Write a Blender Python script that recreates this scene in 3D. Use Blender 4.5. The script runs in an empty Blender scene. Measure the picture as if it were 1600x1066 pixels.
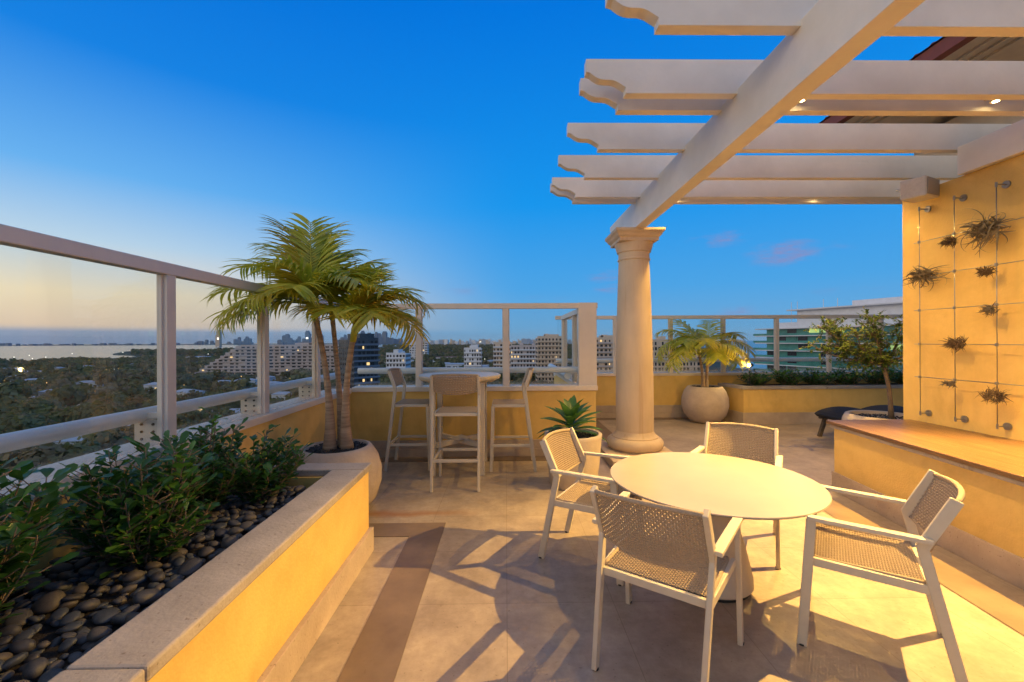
import bpy, math, random
import numpy as np
from mathutils import Vector, Matrix
S = bpy.context.scene
COL = S.collection
R = math.radians
rnd = random.Random(7)

# ------------------------------------------------------------------ camera
cam_d = bpy.data.cameras.new('camera'); cam = bpy.data.objects.new('camera', cam_d); COL.objects.link(cam)
cam_d.sensor_width = 36; cam_d.lens = 15.0; cam_d.clip_start = 0.05; cam_d.clip_end = 90000
cam.matrix_world = (Matrix.Translation((0, 0, 1.5)) @ Matrix.Rotation(-math.atan(10/666.67), 4, 'Z')
                    @ Matrix.Rotation(math.pi/2, 4, 'X') @ Matrix.Rotation(R(-0.3), 4, 'Z'))
S.camera = cam
S.view_settings.view_transform = 'Standard'; S.view_settings.look = 'None'
S.view_settings.exposure = 0.10; S.view_settings.gamma = 1.0
try:
    S.cycles.max_bounces = 8; S.cycles.transparent_max_bounces = 16; S.cycles.sample_clamp_indirect = 4
except Exception: pass

# ------------------------------------------------------------------ dusk sky
W = bpy.data.worlds.new('World'); S.world = W; W.use_nodes = True
wn = W.node_tree; wn.nodes.clear()
def N(nt, t, **kw):
    n = nt.nodes.new(t)
    for k, v in kw.items(): setattr(n, k, v)
    return n
def L(nt, a, b): nt.links.new(a, b)
def math_n(nt, op, a, b=None, clamp=False):
    n = N(nt, 'ShaderNodeMath', operation=op, use_clamp=clamp)
    for i, v in enumerate((a, b)):
        if v is None: continue
        if isinstance(v, (int, float)): n.inputs[i].default_value = v
        else: L(nt, v, n.inputs[i])
    return n.outputs[0]
def ramp(nt, fac, stops, interp='LINEAR'):
    r = N(nt, 'ShaderNodeValToRGB'); r.color_ramp.interpolation = interp
    els = r.color_ramp.elements
    while len(els) < len(stops): els.new(0.5)
    for e, (p, c) in zip(els, stops):
        e.position = p; e.color = (c[0], c[1], c[2], 1)
    L(nt, fac, r.inputs[0]); return r.outputs[0]
def mixc(nt, fac, a, b, mode='MIX'):
    m = N(nt, 'ShaderNodeMix', data_type='RGBA', blend_type=mode)
    for s, v in ((m.inputs[0], fac), (m.inputs[6], a), (m.inputs[7], b)):
        if isinstance(v, (int, float)): s.default_value = v
        elif isinstance(v, tuple): s.default_value = (v[0], v[1], v[2], 1)
        else: L(nt, v, s)
    return m.outputs[2]
def lin(r, g, b):
    f = lambda c: (c/255/12.92) if c/255 <= .04045 else ((c/255+.055)/1.055)**2.4
    return (f(r), f(g), f(b))
tc = N(wn, 'ShaderNodeTexCoord'); sep = N(wn, 'ShaderNodeSeparateXYZ'); L(wn, tc.outputs['Generated'], sep.inputs[0])
zz = math_n(wn, 'MAXIMUM', sep.outputs[2], 0.0)
# away from the sunset: deep blue; unseen zenith paled to even the fill
east = ramp(wn, zz, [(0, lin(128,172,206)), (.03, lin(106,166,212)), (.12, lin(74,160,224)), (.30, lin(22,146,230)), (.62, lin(2,114,216)), (.78, lin(80,120,175)), (1, lin(165,165,178))])
west = ramp(wn, zz, [(0, lin(142,156,182)), (.02, lin(158,166,186)), (.029, lin(238,208,176)), (.085, lin(248,226,186)), (.17, lin(186,210,226)), (.28, lin(104,174,234)), (.45, lin(22,126,220)), (.62, lin(2,108,210)), (.78, lin(80,120,175)), (1, lin(165,165,178))])
comb = N(wn, 'ShaderNodeCombineXYZ'); L(wn, sep.outputs[0], comb.inputs[0]); L(wn, sep.outputs[1], comb.inputs[1])
nrm = N(wn, 'ShaderNodeVectorMath', operation='NORMALIZE'); L(wn, comb.outputs[0], nrm.inputs[0])
dot = N(wn, 'ShaderNodeVectorMath', operation='DOT_PRODUCT'); L(wn, nrm.outputs[0], dot.inputs[0]); dot.inputs[1].default_value = (-0.94, 0.34, 0)
azf = N(wn, 'ShaderNodeMapRange', interpolation_type='SMOOTHSTEP'); L(wn, dot.outputs['Value'], azf.inputs[0])
azf.inputs[1].default_value = 0.28; azf.inputs[2].default_value = 1.02
sky = mixc(wn, azf.outputs[0], east, west)
# unseen sky behind the left shoulder, after-glow brightened as fill
d2 = N(wn, 'ShaderNodeVectorMath', operation='DOT_PRODUCT'); L(wn, nrm.outputs[0], d2.inputs[0]); d2.inputs[1].default_value = (-0.62, -0.78, 0)
a2 = N(wn, 'ShaderNodeMapRange', interpolation_type='SMOOTHSTEP'); L(wn, d2.outputs['Value'], a2.inputs[0]); a2.inputs[1].default_value = 0.05; a2.inputs[2].default_value = 1.0
glow = ramp(wn, zz, [(0, (.75,.58,.48)), (.15, (.80,.68,.56)), (.45, (.55,.56,.58)), (.8, (.35,.38,.45)), (1, (.3,.33,.40))])
sky = mixc(wn, a2.outputs[0], sky, glow)
# thin pinkish clouds low over the sea
cn = N(wn, 'ShaderNodeTexNoise'); cn.inputs['Scale'].default_value = 14; cn.inputs['Detail'].default_value = 7; cn.inputs['Roughness'].default_value = .62
mp = N(wn, 'ShaderNodeMapping'); L(wn, tc.outputs['Generated'], mp.inputs[0]); mp.inputs['Scale'].default_value = (1, 1, 3.6); L(wn, mp.outputs[0], cn.inputs[0])
az = math_n(wn, 'ARCTAN2', sep.outputs[0], sep.outputs[1])
tot = None
# (azimuth, elevation, half width, half height, strength) of each little cloud, radians
for ca, ce, cw, chh, cs in [(.465,.208,.055,.017,.9),(.58,.168,.062,.022,1.0),(.225,.148,.05,.016,.7),(.25,.118,.045,.012,.6),(-.11,.118,.07,.012,.5),(.55,.06,.10,.014,.7),(.80,.062,.09,.012,.5),(.70,.09,.09,.010,.4),(.10,.10,.06,.008,.4),(.66,.17,.05,.012,.45),(.86,.15,.03,.03,.8),(.40,.075,.05,.008,.35),(-.78,.19,.12,.010,.15),(1.2,.2,.1,.03,.8),(-1.4,.12,.2,.02,.6),(1.6,.1,.2,.03,.6)]:
    dx = math_n(wn, 'DIVIDE', math_n(wn, 'SUBTRACT', az, ca), cw); dz = math_n(wn, 'DIVIDE', math_n(wn, 'SUBTRACT', sep.outputs[2], ce), chh)
    r2 = math_n(wn, 'ADD', math_n(wn, 'MULTIPLY', dx, dx), math_n(wn, 'MULTIPLY', dz, dz))
    f = math_n(wn, 'MULTIPLY', math_n(wn, 'SUBTRACT', 1.0, math_n(wn, 'MULTIPLY', r2, .45), True), cs)
    tot = f if tot is None else math_n(wn, 'MAXIMUM', tot, f)
cm = N(wn, 'ShaderNodeMapRange', interpolation_type='SMOOTHSTEP'); L(wn, math_n(wn, 'MULTIPLY', tot, math_n(wn, 'MULTIPLY', math_n(wn, 'SUBTRACT', cn.outputs[0], .30), 2.6)), cm.inputs[0]); cm.inputs[1].default_value = .12; cm.inputs[2].default_value = .95
sky = mixc(wn, math_n(wn, 'MULTIPLY', cm.outputs[0], .85), sky, lin(138,138,184))
bg = N(wn, 'ShaderNodeBackground'); L(wn, sky, bg.inputs[0]); bg.inputs[1].default_value = 1.0
wo = N(wn, 'ShaderNodeOutputWorld'); L(wn, bg.outputs[0], wo.inputs[0])
# added for soft fill: sun lamp from the left rear, after-glow tint
sd = bpy.data.lights.new('sun_fill', 'SUN'); sd.energy = 0.45; sd.angle = R(25); sd.color = (1, .88, .78)
so = bpy.data.objects.new('sun_fill', sd); COL.objects.link(so)
so.rotation_euler = Vector((0.74, 0.62, -0.22)).to_track_quat('-Z', 'Y').to_euler()

# ------------------------------------------------------------------ materials
def mat(name, c1, c2=None, scale=8, rough=.6, bump=0, metal=0, emit=None, es=0, detail=5, thr=(.35,.65), bscale=None, coords='Object', spec=.5, stretch=None, extra=None):
    m = bpy.data.materials.new(name); m.use_nodes = True; nt = m.node_tree; nt.nodes.clear()
    b = N(nt, 'ShaderNodeBsdfPrincipled'); o = N(nt, 'ShaderNodeOutputMaterial'); L(nt, b.outputs[0], o.inputs[0])
    b.inputs['Roughness'].default_value = rough; b.inputs['Metallic'].default_value = metal
    b.inputs['Specular IOR Level'].default_value = spec
    t = N(nt, 'ShaderNodeTexCoord'); vec = t.outputs[coords]
    if stretch:
        mp = N(nt, 'ShaderNodeMapping'); mp.inputs['Scale'].default_value = stretch; L(nt, vec, mp.inputs[0]); vec = mp.outputs[0]
    no = N(nt, 'ShaderNodeTexNoise'); no.inputs['Scale'].default_value = scale; no.inputs['Detail'].default_value = detail
    no.inputs['Roughness'].default_value = .62; L(nt, vec, no.inputs[0])
    c = ramp(nt, no.outputs[0], [(thr[0], c1), (thr[1], c2 or tuple(x*.88 for x in c1))])
    if extra: c = extra(nt, t.outputs[coords] if stretch else vec, c, b)
    L(nt, c, b.inputs['Base Color'])
    if bump:
        n2 = N(nt, 'ShaderNodeTexNoise'); n2.inputs['Scale'].default_value = bscale or scale*6; n2.inputs['Detail'].default_value = 4; L(nt, vec, n2.inputs[0])
        bp = N(nt, 'ShaderNodeBump'); bp.inputs['Strength'].default_value = bump; bp.inputs['Distance'].default_value = .01
        L(nt, n2.outputs[0], bp.inputs['Height']); L(nt, bp.outputs[0], b.inputs['Normal'])
    if name.endswith('_leaf') or 'palm_leaf' in name or 'canopy' in name:
        tl = N(nt, 'ShaderNodeBsdfTranslucent'); L(nt, mixc(nt, 1.0, c, (1.5,1.4,.8), 'MULTIPLY'), tl.inputs[0]); ms = N(nt, 'ShaderNodeMixShader'); ms.inputs[0].default_value = .35
        L(nt, b.outputs[0], ms.inputs[1]); L(nt, tl.outputs[0], ms.inputs[2]); L(nt, ms.outputs[0], o.inputs[0])
    if emit: b.inputs['Emission Color'].default_value = (*emit, 1); b.inputs['Emission Strength'].default_value = es
    return m
def pits(nt, vec, c, b):     # travertine holes and soft veins
    n = N(nt, 'ShaderNodeTexNoise'); n.inputs['Scale'].default_value = 55; n.inputs['Detail'].default_value = 3; L(nt, vec, n.inputs[0])
    f = ramp(nt, n.outputs[0], [(.66, (0,0,0)), (.72, (1,1,1))])
    c = mixc(nt, math_n(nt, 'MULTIPLY', f, .55), c, (.13,.09,.06))
    n = N(nt, 'ShaderNodeTexNoise'); n.inputs['Scale'].default_value = 1.1; n.inputs['Detail'].default_value = 8; n.inputs['Distortion'].default_value = 1.4; L(nt, vec, n.inputs[0])
    f = ramp(nt, n.outputs[0], [(.38, (.86,.84,.83)), (.62, (1.06,1.05,1.03))])
    return mixc(nt, 1.0, c, f, 'MULTIPLY')
def tiles(nt, vec, c, b):
    br = N(nt, 'ShaderNodeTexBrick'); L(nt, vec, br.inputs[0]); br.offset = .0; br.inputs['Scale'].default_value = 1
    br.inputs['Brick Width'].default_value = .61; br.inputs['Row Height'].default_value = .61; br.inputs['Mortar Size'].default_value = .0022; br.inputs['Mortar Smooth'].default_value = .2
    br.inputs['Color1'].default_value = (1,1,1,1); br.inputs['Color2'].default_value = (.94,.94,.93,1); br.inputs['Mortar'].default_value = (.70,.67,.63,1)
    c = mixc(nt, 1.0, c, br.outputs[0], 'MULTIPLY')
    n = N(nt, 'ShaderNodeTexNoise'); n.inputs['Scale'].default_value = 17; n.inputs['Detail'].default_value = 8; n.inputs['Roughness'].default_value = .72; L(nt, vec, n.inputs[0])
    c = mixc(nt, 1.0, c, ramp(nt, n.outputs[0], [(.36, (.88,.86,.85)), (.62, (1.08,1.07,1.07))]), 'MULTIPLY')
    c = pits(nt, vec, c, b)
    # orange-brown streak that runs out from beside the big pot
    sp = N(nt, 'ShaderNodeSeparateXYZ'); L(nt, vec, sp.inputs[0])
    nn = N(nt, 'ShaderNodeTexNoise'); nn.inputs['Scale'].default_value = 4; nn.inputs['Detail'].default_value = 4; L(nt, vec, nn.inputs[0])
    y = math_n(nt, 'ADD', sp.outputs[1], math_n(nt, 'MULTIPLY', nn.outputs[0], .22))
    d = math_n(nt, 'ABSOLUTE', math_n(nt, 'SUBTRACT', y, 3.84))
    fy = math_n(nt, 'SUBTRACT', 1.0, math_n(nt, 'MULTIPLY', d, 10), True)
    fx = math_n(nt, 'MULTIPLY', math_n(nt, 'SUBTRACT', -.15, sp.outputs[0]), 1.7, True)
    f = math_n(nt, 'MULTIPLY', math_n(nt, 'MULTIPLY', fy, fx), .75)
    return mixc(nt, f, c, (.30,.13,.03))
def paintwear(nt, vec, c, b):
    n = N(nt, 'ShaderNodeTexNoise'); n.inputs['Scale'].default_value = 1.3; n.inputs['Detail'].default_value = 7; L(nt, vec, n.inputs[0])
    f = ramp(nt, n.outputs[0], [(.35, (.86,.86,.86)), (.65, (1.05,1.05,1.05))])
    return mixc(nt, 1.0, c, f, 'MULTIPLY')
def stucco(nt, vec, c, b):
    n = N(nt, 'ShaderNodeTexNoise'); n.inputs['Scale'].default_value = .9; n.inputs['Detail'].default_value = 9; n.inputs['Roughness'].default_value = .7; n.inputs['Distortion'].default_value = .6; L(nt, vec, n.inputs[0])
    c = mixc(nt, 1.0, c, ramp(nt, n.outputs[0], [(.32, (.82,.80,.78)), (.5, (1,1,1)), (.68, (1.07,1.08,1.1))]), 'MULTIPLY')
    # rain streaks running down, and grime just above the skirting
    mp = N(nt, 'ShaderNodeMapping'); mp.inputs['Scale'].default_value = (14,14,.7); L(nt, vec, mp.inputs[0])
    n = N(nt, 'ShaderNodeTexNoise'); n.inputs['Scale'].default_value = 1; n.inputs['Detail'].default_value = 4; L(nt, mp.outputs[0], n.inputs[0])
    c = mixc(nt, math_n(nt, 'MULTIPLY', ramp(nt, n.outputs[0], [(.56, (0,0,0)), (.80, (1,1,1))]), .13), c, (.42,.27,.10))
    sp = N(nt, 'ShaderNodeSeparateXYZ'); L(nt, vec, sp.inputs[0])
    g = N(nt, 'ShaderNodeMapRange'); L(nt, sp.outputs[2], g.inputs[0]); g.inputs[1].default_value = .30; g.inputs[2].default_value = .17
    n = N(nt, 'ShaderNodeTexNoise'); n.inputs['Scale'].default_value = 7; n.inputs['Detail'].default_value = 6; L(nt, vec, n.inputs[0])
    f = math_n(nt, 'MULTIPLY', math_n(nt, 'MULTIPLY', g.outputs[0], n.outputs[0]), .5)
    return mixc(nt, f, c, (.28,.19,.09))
def streaks(nt, vec, c, b):     # water marks down painted timber and stone
    c = paintwear(nt, vec, c, b)
    mp = N(nt, 'ShaderNodeMapping'); mp.inputs['Scale'].default_value = (9,9,.45); L(nt, vec, mp.inputs[0])
    n = N(nt, 'ShaderNodeTexNoise'); n.inputs['Scale'].default_value = 1.6; n.inputs['Detail'].default_value = 5; L(nt, mp.outputs[0], n.inputs[0])
    return mixc(nt, math_n(nt, 'MULTIPLY', ramp(nt, n.outputs[0], [(.58, (0,0,0)), (.70, (1,1,1))]), .35), c, (.40,.25,.13))
def chips(nt, vec, c, b):
    c = pits(nt, vec, c, b)
    n = N(nt, 'ShaderNodeTexNoise'); n.inputs['Scale'].default_value = 16; n.inputs['Detail'].default_value = 5; L(nt, vec, n.inputs[0])
    n2 = N(nt, 'ShaderNodeTexNoise'); n2.inputs['Scale'].default_value = 2.2; L(nt, vec, n2.inputs[0])
    f = math_n(nt, 'MULTIPLY', ramp(nt, n.outputs[0], [(.62, (0,0,0)), (.68, (1,1,1))]), ramp(nt, n2.outputs[0], [(.5, (0,0,0)), (.62, (1,1,1))]))
    return mixc(nt, math_n(nt, 'MULTIPLY', f, .7), c, (.09,.06,.045))
def slats(nt, vec, c, b):
    sp = N(nt, 'ShaderNodeSeparateXYZ'); L(nt, vec, sp.inputs[0])
    u = math_n(nt, 'SUBTRACT', sp.outputs[0], math_n(nt, 'MULTIPLY', sp.outputs[1], .104))
    fr = math_n(nt, 'FRACT', math_n(nt, 'MULTIPLY', math_n(nt, 'ADD', u, .03), 9))
    ln = math_n(nt, 'LESS_THAN', fr, .05)
    return mixc(nt, ln, c, (.05,.02,.01))
M = {}
M['travertine'] = mat('travertine', (.52,.43,.35), (.41,.33,.27), 3, .55, .25, extra=pits, bscale=60)
M['coping'] = mat('coping_stone', (.47,.42,.37), (.36,.32,.28), 4, .6, .35, extra=chips, bscale=60)
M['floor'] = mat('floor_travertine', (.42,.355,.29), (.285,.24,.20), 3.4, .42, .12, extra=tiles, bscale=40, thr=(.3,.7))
M['band'] = mat('dark_stone', (.20,.15,.11), (.145,.105,.08), 3, .45, .12, extra=pits)
M['yellow'] = mat('yellow_stucco', (.78,.53,.165), (.72,.475,.135), 5, .85, .22, extra=stucco, bscale=70)
M['limestone'] = mat('column_limestone', (.66,.53,.38), (.58,.45,.31), 4, .7, .3, stretch=(1,1,.25), extra=streaks)
M['rail'] = mat('beige_aluminium', (.76,.67,.57), (.71,.625,.53), 6, .38)
M['handrail'] = mat('silver_rail', (.74,.73,.70), (.68,.67,.64), 9, .4, metal=.1)
M['white'] = mat('white_timber_paint', (.86,.81,.75), (.82,.77,.71), 5, .55, .12, extra=paintwear)
M['frame'] = mat('cream_powder_coat', (.58,.52,.43), (.55,.49,.40), 20, .42)
M['rope'] = mat('taupe_rope', (.42,.33,.24), (.33,.255,.18), 160, .85)
M['tabletop'] = mat('table_ceramic', (.43,.37,.30), (.385,.33,.265), 3, .30)
M['tablebase'] = mat('table_base', (.58,.50,.41), (.55,.47,.38), 20, .5)
M['bartop'] = mat('bar_top', (.50,.50,.52), (.45,.45,.47), 60, .3)
M['black'] = mat('black_rubber', (.02,.02,.02), None, 10, .6)
M['pot'] = mat('pot_concrete', (.58,.48,.39), (.45,.36,.29), 5, .75, .5, bscale=30, extra=paintwear)
M['pot2'] = mat('pot_smooth', (.56,.48,.40), (.50,.42,.34), 6, .7, .3, bscale=60)
M['soil'] = mat('soil', (.03,.022,.016), (.015,.011,.008), 25, .95, .8)
M['gravel'] = mat('black_gravel', (.045,.043,.045), (.02,.02,.02), 9, .6)
M['trunk'] = mat('palm_trunk', (.46,.33,.22), (.24,.16,.10), 3, .85, .6, stretch=(1,1,14), bscale=12)
M['bark'] = mat('bark', (.26,.19,.13), (.17,.12,.08), 12, .85, .5)
M['frond'] = mat('palm_leaf', (.66,.58,.07), (.36,.42,.045), 3.2, .42, thr=(.38,.62))
M['frond_y'] = mat('palm_leaf_yellow', (.55,.42,.04), (.36,.32,.03), 3.0, .42)  # second, yellower tone for picked fronds
M['leaf'] = mat('glossy_leaf', (.065,.18,.035), (.03,.09,.022), 7, .28)
M['leaf_new'] = mat('young_leaf', (.16,.34,.05), (.09,.22,.03), 7, .3)
M['ficus'] = mat('ficus_leaf', (.20,.27,.05), (.09,.15,.03), 5, .4)
M['agave'] = mat('agave_leaf', (.10,.23,.06), (.04,.12,.04), 9, .4)
M['airplant'] = mat('air_plant', (.24,.21,.14), (.15,.11,.065), 12, .8)
M['airplant_r'] = mat('air_plant_reddish', (.17,.11,.06), (.10,.07,.04), 12, .8)
M['steel'] = mat('stainless_steel', (.36,.35,.33), None, 20, .35, metal=.85)
M['wood'] = mat('ipe_wood', (.20,.115,.058), (.115,.062,.03), 4, .34, .25, stretch=(11,.6,11), extra=slats)
M['cushion'] = mat('navy_cushion', (.012,.014,.022), None, 40, .9, .3)
M['rattan'] = mat('dark_rattan', (.10,.075,.055), (.05,.04,.03), 50, .8)
M['rooftile'] = mat('clay_roof', (.22,.06,.035), (.14,.04,.025), 20, .8)
M['soffit'] = mat('cream_stucco', (.72,.60,.46), (.66,.54,.41), 6, .8)
M['speaker'] = mat('speaker_white', (.66,.63,.58), None, 30, .5)
M['grille'] = mat('speaker_grille', (.34,.33,.31), (.26,.25,.24), 260, .6)
PEB = [mat('pebble_stone', (.08,.08,.086), (.042,.042,.05), 14, .5, .2), mat('pebble_stone', (.115,.10,.088), (.065,.06,.055), 14, .55, .2), mat('pebble_stone', (.08,.09,.10), (.045,.05,.06), 14, .45, .2)]
def emis(name, col, st):
    m = bpy.data.materials.new(name); m.use_nodes = True; nt = m.node_tree; nt.nodes.clear()
    e = N(nt, 'ShaderNodeEmission'); e.inputs[0].default_value = (*col, 1); e.inputs[1].default_value = st
    o = N(nt, 'ShaderNodeOutputMaterial'); L(nt, e.outputs[0], o.inputs[0]); return m
M['lamp'] = emis('lamp_glow', (1,.70,.30), 60)
M['lit'] = emis('lit_window', (1,.66,.28), 1.3)
M['litg'] = emis('lit_window_green', (.62,.85,.28), .75)
M['litw'] = emis('light_white', (1,.93,.78), 2.6)
M['lito'] = emis('light_orange', (1,.55,.18), 2.4)
def glass(name, dirt_top=None):
    m = bpy.data.materials.new(name); m.use_nodes = True; nt = m.node_tree; nt.nodes.clear()
    tr = N(nt, 'ShaderNodeBsdfTransparent'); tr.inputs[0].default_value = (.95,.97,.97,1)
    gl = N(nt, 'ShaderNodeBsdfGlossy'); gl.inputs['Roughness'].default_value = .02
    lw = N(nt, 'ShaderNodeFresnel'); lw.inputs[0].default_value = 1.45
    mx = N(nt, 'ShaderNodeMixShader'); L(nt, math_n(nt, 'MULTIPLY', lw.outputs[0], .12), mx.inputs[0]); L(nt, tr.outputs[0], mx.inputs[1]); L(nt, gl.outputs[0], mx.inputs[2])
    df = N(nt, 'ShaderNodeBsdfDiffuse'); df.inputs[0].default_value = (.75,.72,.68,1)
    t = N(nt, 'ShaderNodeTexCoord'); sp = N(nt, 'ShaderNodeSeparateXYZ'); L(nt, t.outputs['Object'], sp.inputs[0])
    no = N(nt, 'ShaderNodeTexNoise'); no.inputs['Scale'].default_value = 26; no.inputs['Detail'].default_value = 6; L(nt, t.outputs['Object'], no.inputs[0])
    # salt film, heaviest along the bottom edge
    g = N(nt, 'ShaderNodeMapRange', interpolation_type='SMOOTHSTEP'); L(nt, sp.outputs[2], g.inputs[0]); g.inputs[1].default_value = .99; g.inputs[2].default_value = .88; g.inputs[3].default_value = .005; g.inputs[4].default_value = .34
    f = math_n(nt, 'MULTIPLY', g.outputs[0], math_n(nt, 'ADD', no.outputs[0], .45), True)
    m2 = N(nt, 'ShaderNodeMixShader'); L(nt, f, m2.inputs[0]); L(nt, mx.outputs[0], m2.inputs[1]); L(nt, df.outputs[0], m2.inputs[2])
    o = N(nt, 'ShaderNodeOutputMaterial'); L(nt, m2.outputs[0], o.inputs[0]); return m
M['glass'] = glass('fence_glass')

# ------------------------------------------------------------------ mesh builder
class MB:
    def __init__(s): s.v = []; s.f = []
    def add(s, vs, fs):
        o = len(s.v); s.v += [tuple(p) for p in vs]; s.f += [tuple(i+o for i in f) for f in fs]; return s
    def box(s, x0, x1, y0, y1, z0, z1):
        return s.add([(x0,y0,z0),(x1,y0,z0),(x1,y1,z0),(x0,y1,z0),(x0,y0,z1),(x1,y0,z1),(x1,y1,z1),(x0,y1,z1)],
                     [(0,3,2,1),(4,5,6,7),(0,1,5,4),(1,2,6,5),(2,3,7,6),(3,0,4,7)])
    def prism(s, poly, a, b, axis='z'):
        n = len(poly)
        def P(p, t): return {'z': (p[0],p[1],t), 'y': (p[0],t,p[1]), 'x': (t,p[0],p[1])}[axis]
        return s.add([P(p,a) for p in poly]+[P(p,b) for p in poly],
                     [tuple(range(n))[::-1], tuple(range(n,2*n))]+[(i,(i+1)%n,(i+1)%n+n,i+n) for i in range(n)])
    def bar(s, p0, p1, w, h, up=(0,0,1), ext=0):
        p0, p1 = Vector(p0), Vector(p1); d = (p1-p0).normalized(); p0 = p0-d*ext; p1 = p1+d*ext
        side = d.cross(Vector(up)); side = side.normalized() if side.length > 1e-4 else Vector((1,0,0))
        u = side.cross(d).normalized(); vs = []
        for p in (p0, p1):
            for a, b in ((-1,-1),(1,-1),(1,1),(-1,1)): vs.append(p+side*a*w/2+u*b*h/2)
        return s.add(vs, [(0,1,2,3),(7,6,5,4),(0,4,5,1),(1,5,6,2),(2,6,7,3),(3,7,4,0)])
    def tube(s, pts, r, n=8, cap=True):
        pts = [Vector(p) for p in pts]; k = len(pts)
        rs = [r]*k if isinstance(r, (int,float)) else r
        t = (pts[1]-pts[0]).normalized(); ref = Vector((0,0,1)) if abs(t.z) < .9 else Vector((1,0,0))
        a = t.cross(ref).normalized(); vs = []; fs = []
        for i, p in enumerate(pts):
            t = (pts[min(i+1,k-1)]-pts[max(i-1,0)]).normalized()
            a = (a - t*a.dot(t)).normalized(); b = t.cross(a)
            for j in range(n):
                an = 2*math.pi*j/n; vs.append(p+(a*math.cos(an)+b*math.sin(an))*rs[i])
        for i in range(k-1):
            for j in range(n): fs.append((i*n+j, i*n+(j+1)%n, (i+1)*n+(j+1)%n, (i+1)*n+j))
        if cap: fs += [tuple(range(n))[::-1], tuple(range((k-1)*n, k*n))]
        return s.add(vs, fs)
    def lathe(s, prof, n=48, c=(0,0,0)):
        vs = []; fs = []; k = len(prof)
        for r, z in prof:
            for j in range(n):
                an = 2*math.pi*j/n; vs.append((c[0]+r*math.cos(an), c[1]+r*math.sin(an), c[2]+z))
        for i in range(k-1):
            for j in range(n): fs.append((i*n+j, i*n+(j+1)%n, (i+1)*n+(j+1)%n, (i+1)*n+j))
        fs += [tuple(range(n))[::-1], tuple(range((k-1)*n, k*n))]
        return s.add(vs, fs)
    def build(s, name, m, parent=None, smooth=False, bevel=0, kind=None, loc=None, angle=None):
        me = bpy.data.meshes.new(name); me.from_pydata(s.v, [], s.f); me.update()
        ms = m if isinstance(m, list) else [m]
        for x in ms: me.materials.append(x)
        if smooth: me.polygons.foreach_set('use_smooth', [True]*len(me.polygons))
        o = bpy.data.objects.new(name, me); COL.objects.link(o)
        if parent: o.parent = parent
        if loc: o.location = loc
        if smooth and angle:
            me.polygons.foreach_set('use_smooth', [True]*len(me.polygons))
            try: me.set_sharp_from_angle(angle=R(angle))
            except Exception: pass
        if bevel:
            b = o.modifiers.new('bevel', 'BEVEL'); b.width = bevel; b.segments = 2; b.limit_method = 'ANGLE'
        if kind: o['kind'] = kind
        return o
def tag(o, label, cat, group=None):
    o['label'] = label; o['category'] = cat
    if group: o['group'] = group
    return o
def thing(name, label, cat, loc=(0,0,0), rz=0, group=None):
    o = bpy.data.objects.new(name, None); COL.objects.link(o); o.location = loc; o.rotation_euler = (0,0,rz); o.empty_display_size = .1
    return tag(o, label, cat, group)
def dup(root, loc, rz, label=None, group=None, scale=None, sup=None):
    r = root.copy(); COL.objects.link(r); r.location = loc; r.rotation_euler = (0,0,rz)
    if label: r['label'] = label
    if group: r['group'] = group
    if scale: r.scale = scale if isinstance(scale, tuple) else (scale,)*3
    for ch in list(root.children):
        c = ch.copy(); COL.objects.link(c); c.parent = r
        for g in ch.children:
            d = g.copy(); COL.objects.link(d); d.parent = c
    return r

# ------------------------------------------------------------------ terrace floor
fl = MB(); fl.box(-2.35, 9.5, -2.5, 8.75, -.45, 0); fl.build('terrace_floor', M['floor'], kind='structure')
bd = MB()
bd.box(-.75, -.50, -2.4, 3.53, .001, .005); bd.box(-1.35, -.75, 3.29, 3.53, .001, .005)      # beside the left planter
bd.box(-1.99, 1.17, 5.33, 5.525, .001, .005)                                        # along the bar wall
bd.box(1.21, 9, 8.02, 8.20, .001, .005); bd.box(1.5, 1.72, 5.0, 8.02, .001, .005)
bd.add([(2.93,2.85,.005),(2.68,2.85,.005),(2.47,.9,.005),(2.72,.9,.005)], [(0,1,2,3)])
bd.add([(3.06,4.1,.005),(2.81,4.1,.005),(2.68,2.85,.005),(2.93,2.85,.005)], [(0,1,2,3)])
bd.build('floor_band', M['band'], kind='structure')

# ------------------------------------------------------------------ parapets
def parapet(label, body, skirts, sills):
    t = thing('parapet_wall', label, 'wall', (body[0][0], body[0][2], 0))
    ox, oy = body[0][0], body[0][2]
    def mk(boxes, name, m, bev=0):
        for b in boxes:
            q = MB(); q.box(b[0]-ox, b[1]-ox, b[2]-oy, b[3]-oy, b[4], b[5]); q.build(name, m, t, bevel=bev)
    mk(body, 'wall', M['yellow']); mk(skirts, 'skirting', M['travertine'], .003); mk(sills, 'sill', M['rail'], .004)
    return t
parapet('yellow low wall under the glass fence beside the shrub planter', [(-2.28,-2.02,-2.4,5.57,0,.835)],
        [(-2.02,-2.0,3.1,5.55,.0,.10),(-2.02,-2.005,3.1,5.55,.102,.21)], [(-2.29,-1.995,-2.4,5.555,.835,.895)])
parapet('yellow low wall behind the high bar table', [(-2.28,1.18,5.57,5.80,0,.85)],
        [(-2.0,1.2,5.55,5.57,0,.10),(-2.0,1.2,5.555,5.57,.102,.215)], [(-1.993,1.2,5.545,5.81,.85,.91)])
parapet('yellow return wall running back from the end of the bar wall', [(.96,1.18,5.802,8.25,0,.85)],
        [(1.18,1.2,5.81,8.24,0,.10),(1.18,1.195,5.81,8.24,.102,.215)], [(.95,1.2,5.812,8.24,.85,.91)])
parapet('yellow low wall at the far edge behind the round palm pot', [(.96,9.4,8.25,8.48,0,.81)],
        [(1.2,9.4,8.23,8.25,0,.10),(1.2,9.4,8.235,8.25,.102,.24)], [(.95,9.4,8.225,8.50,.81,.865)])

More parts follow.
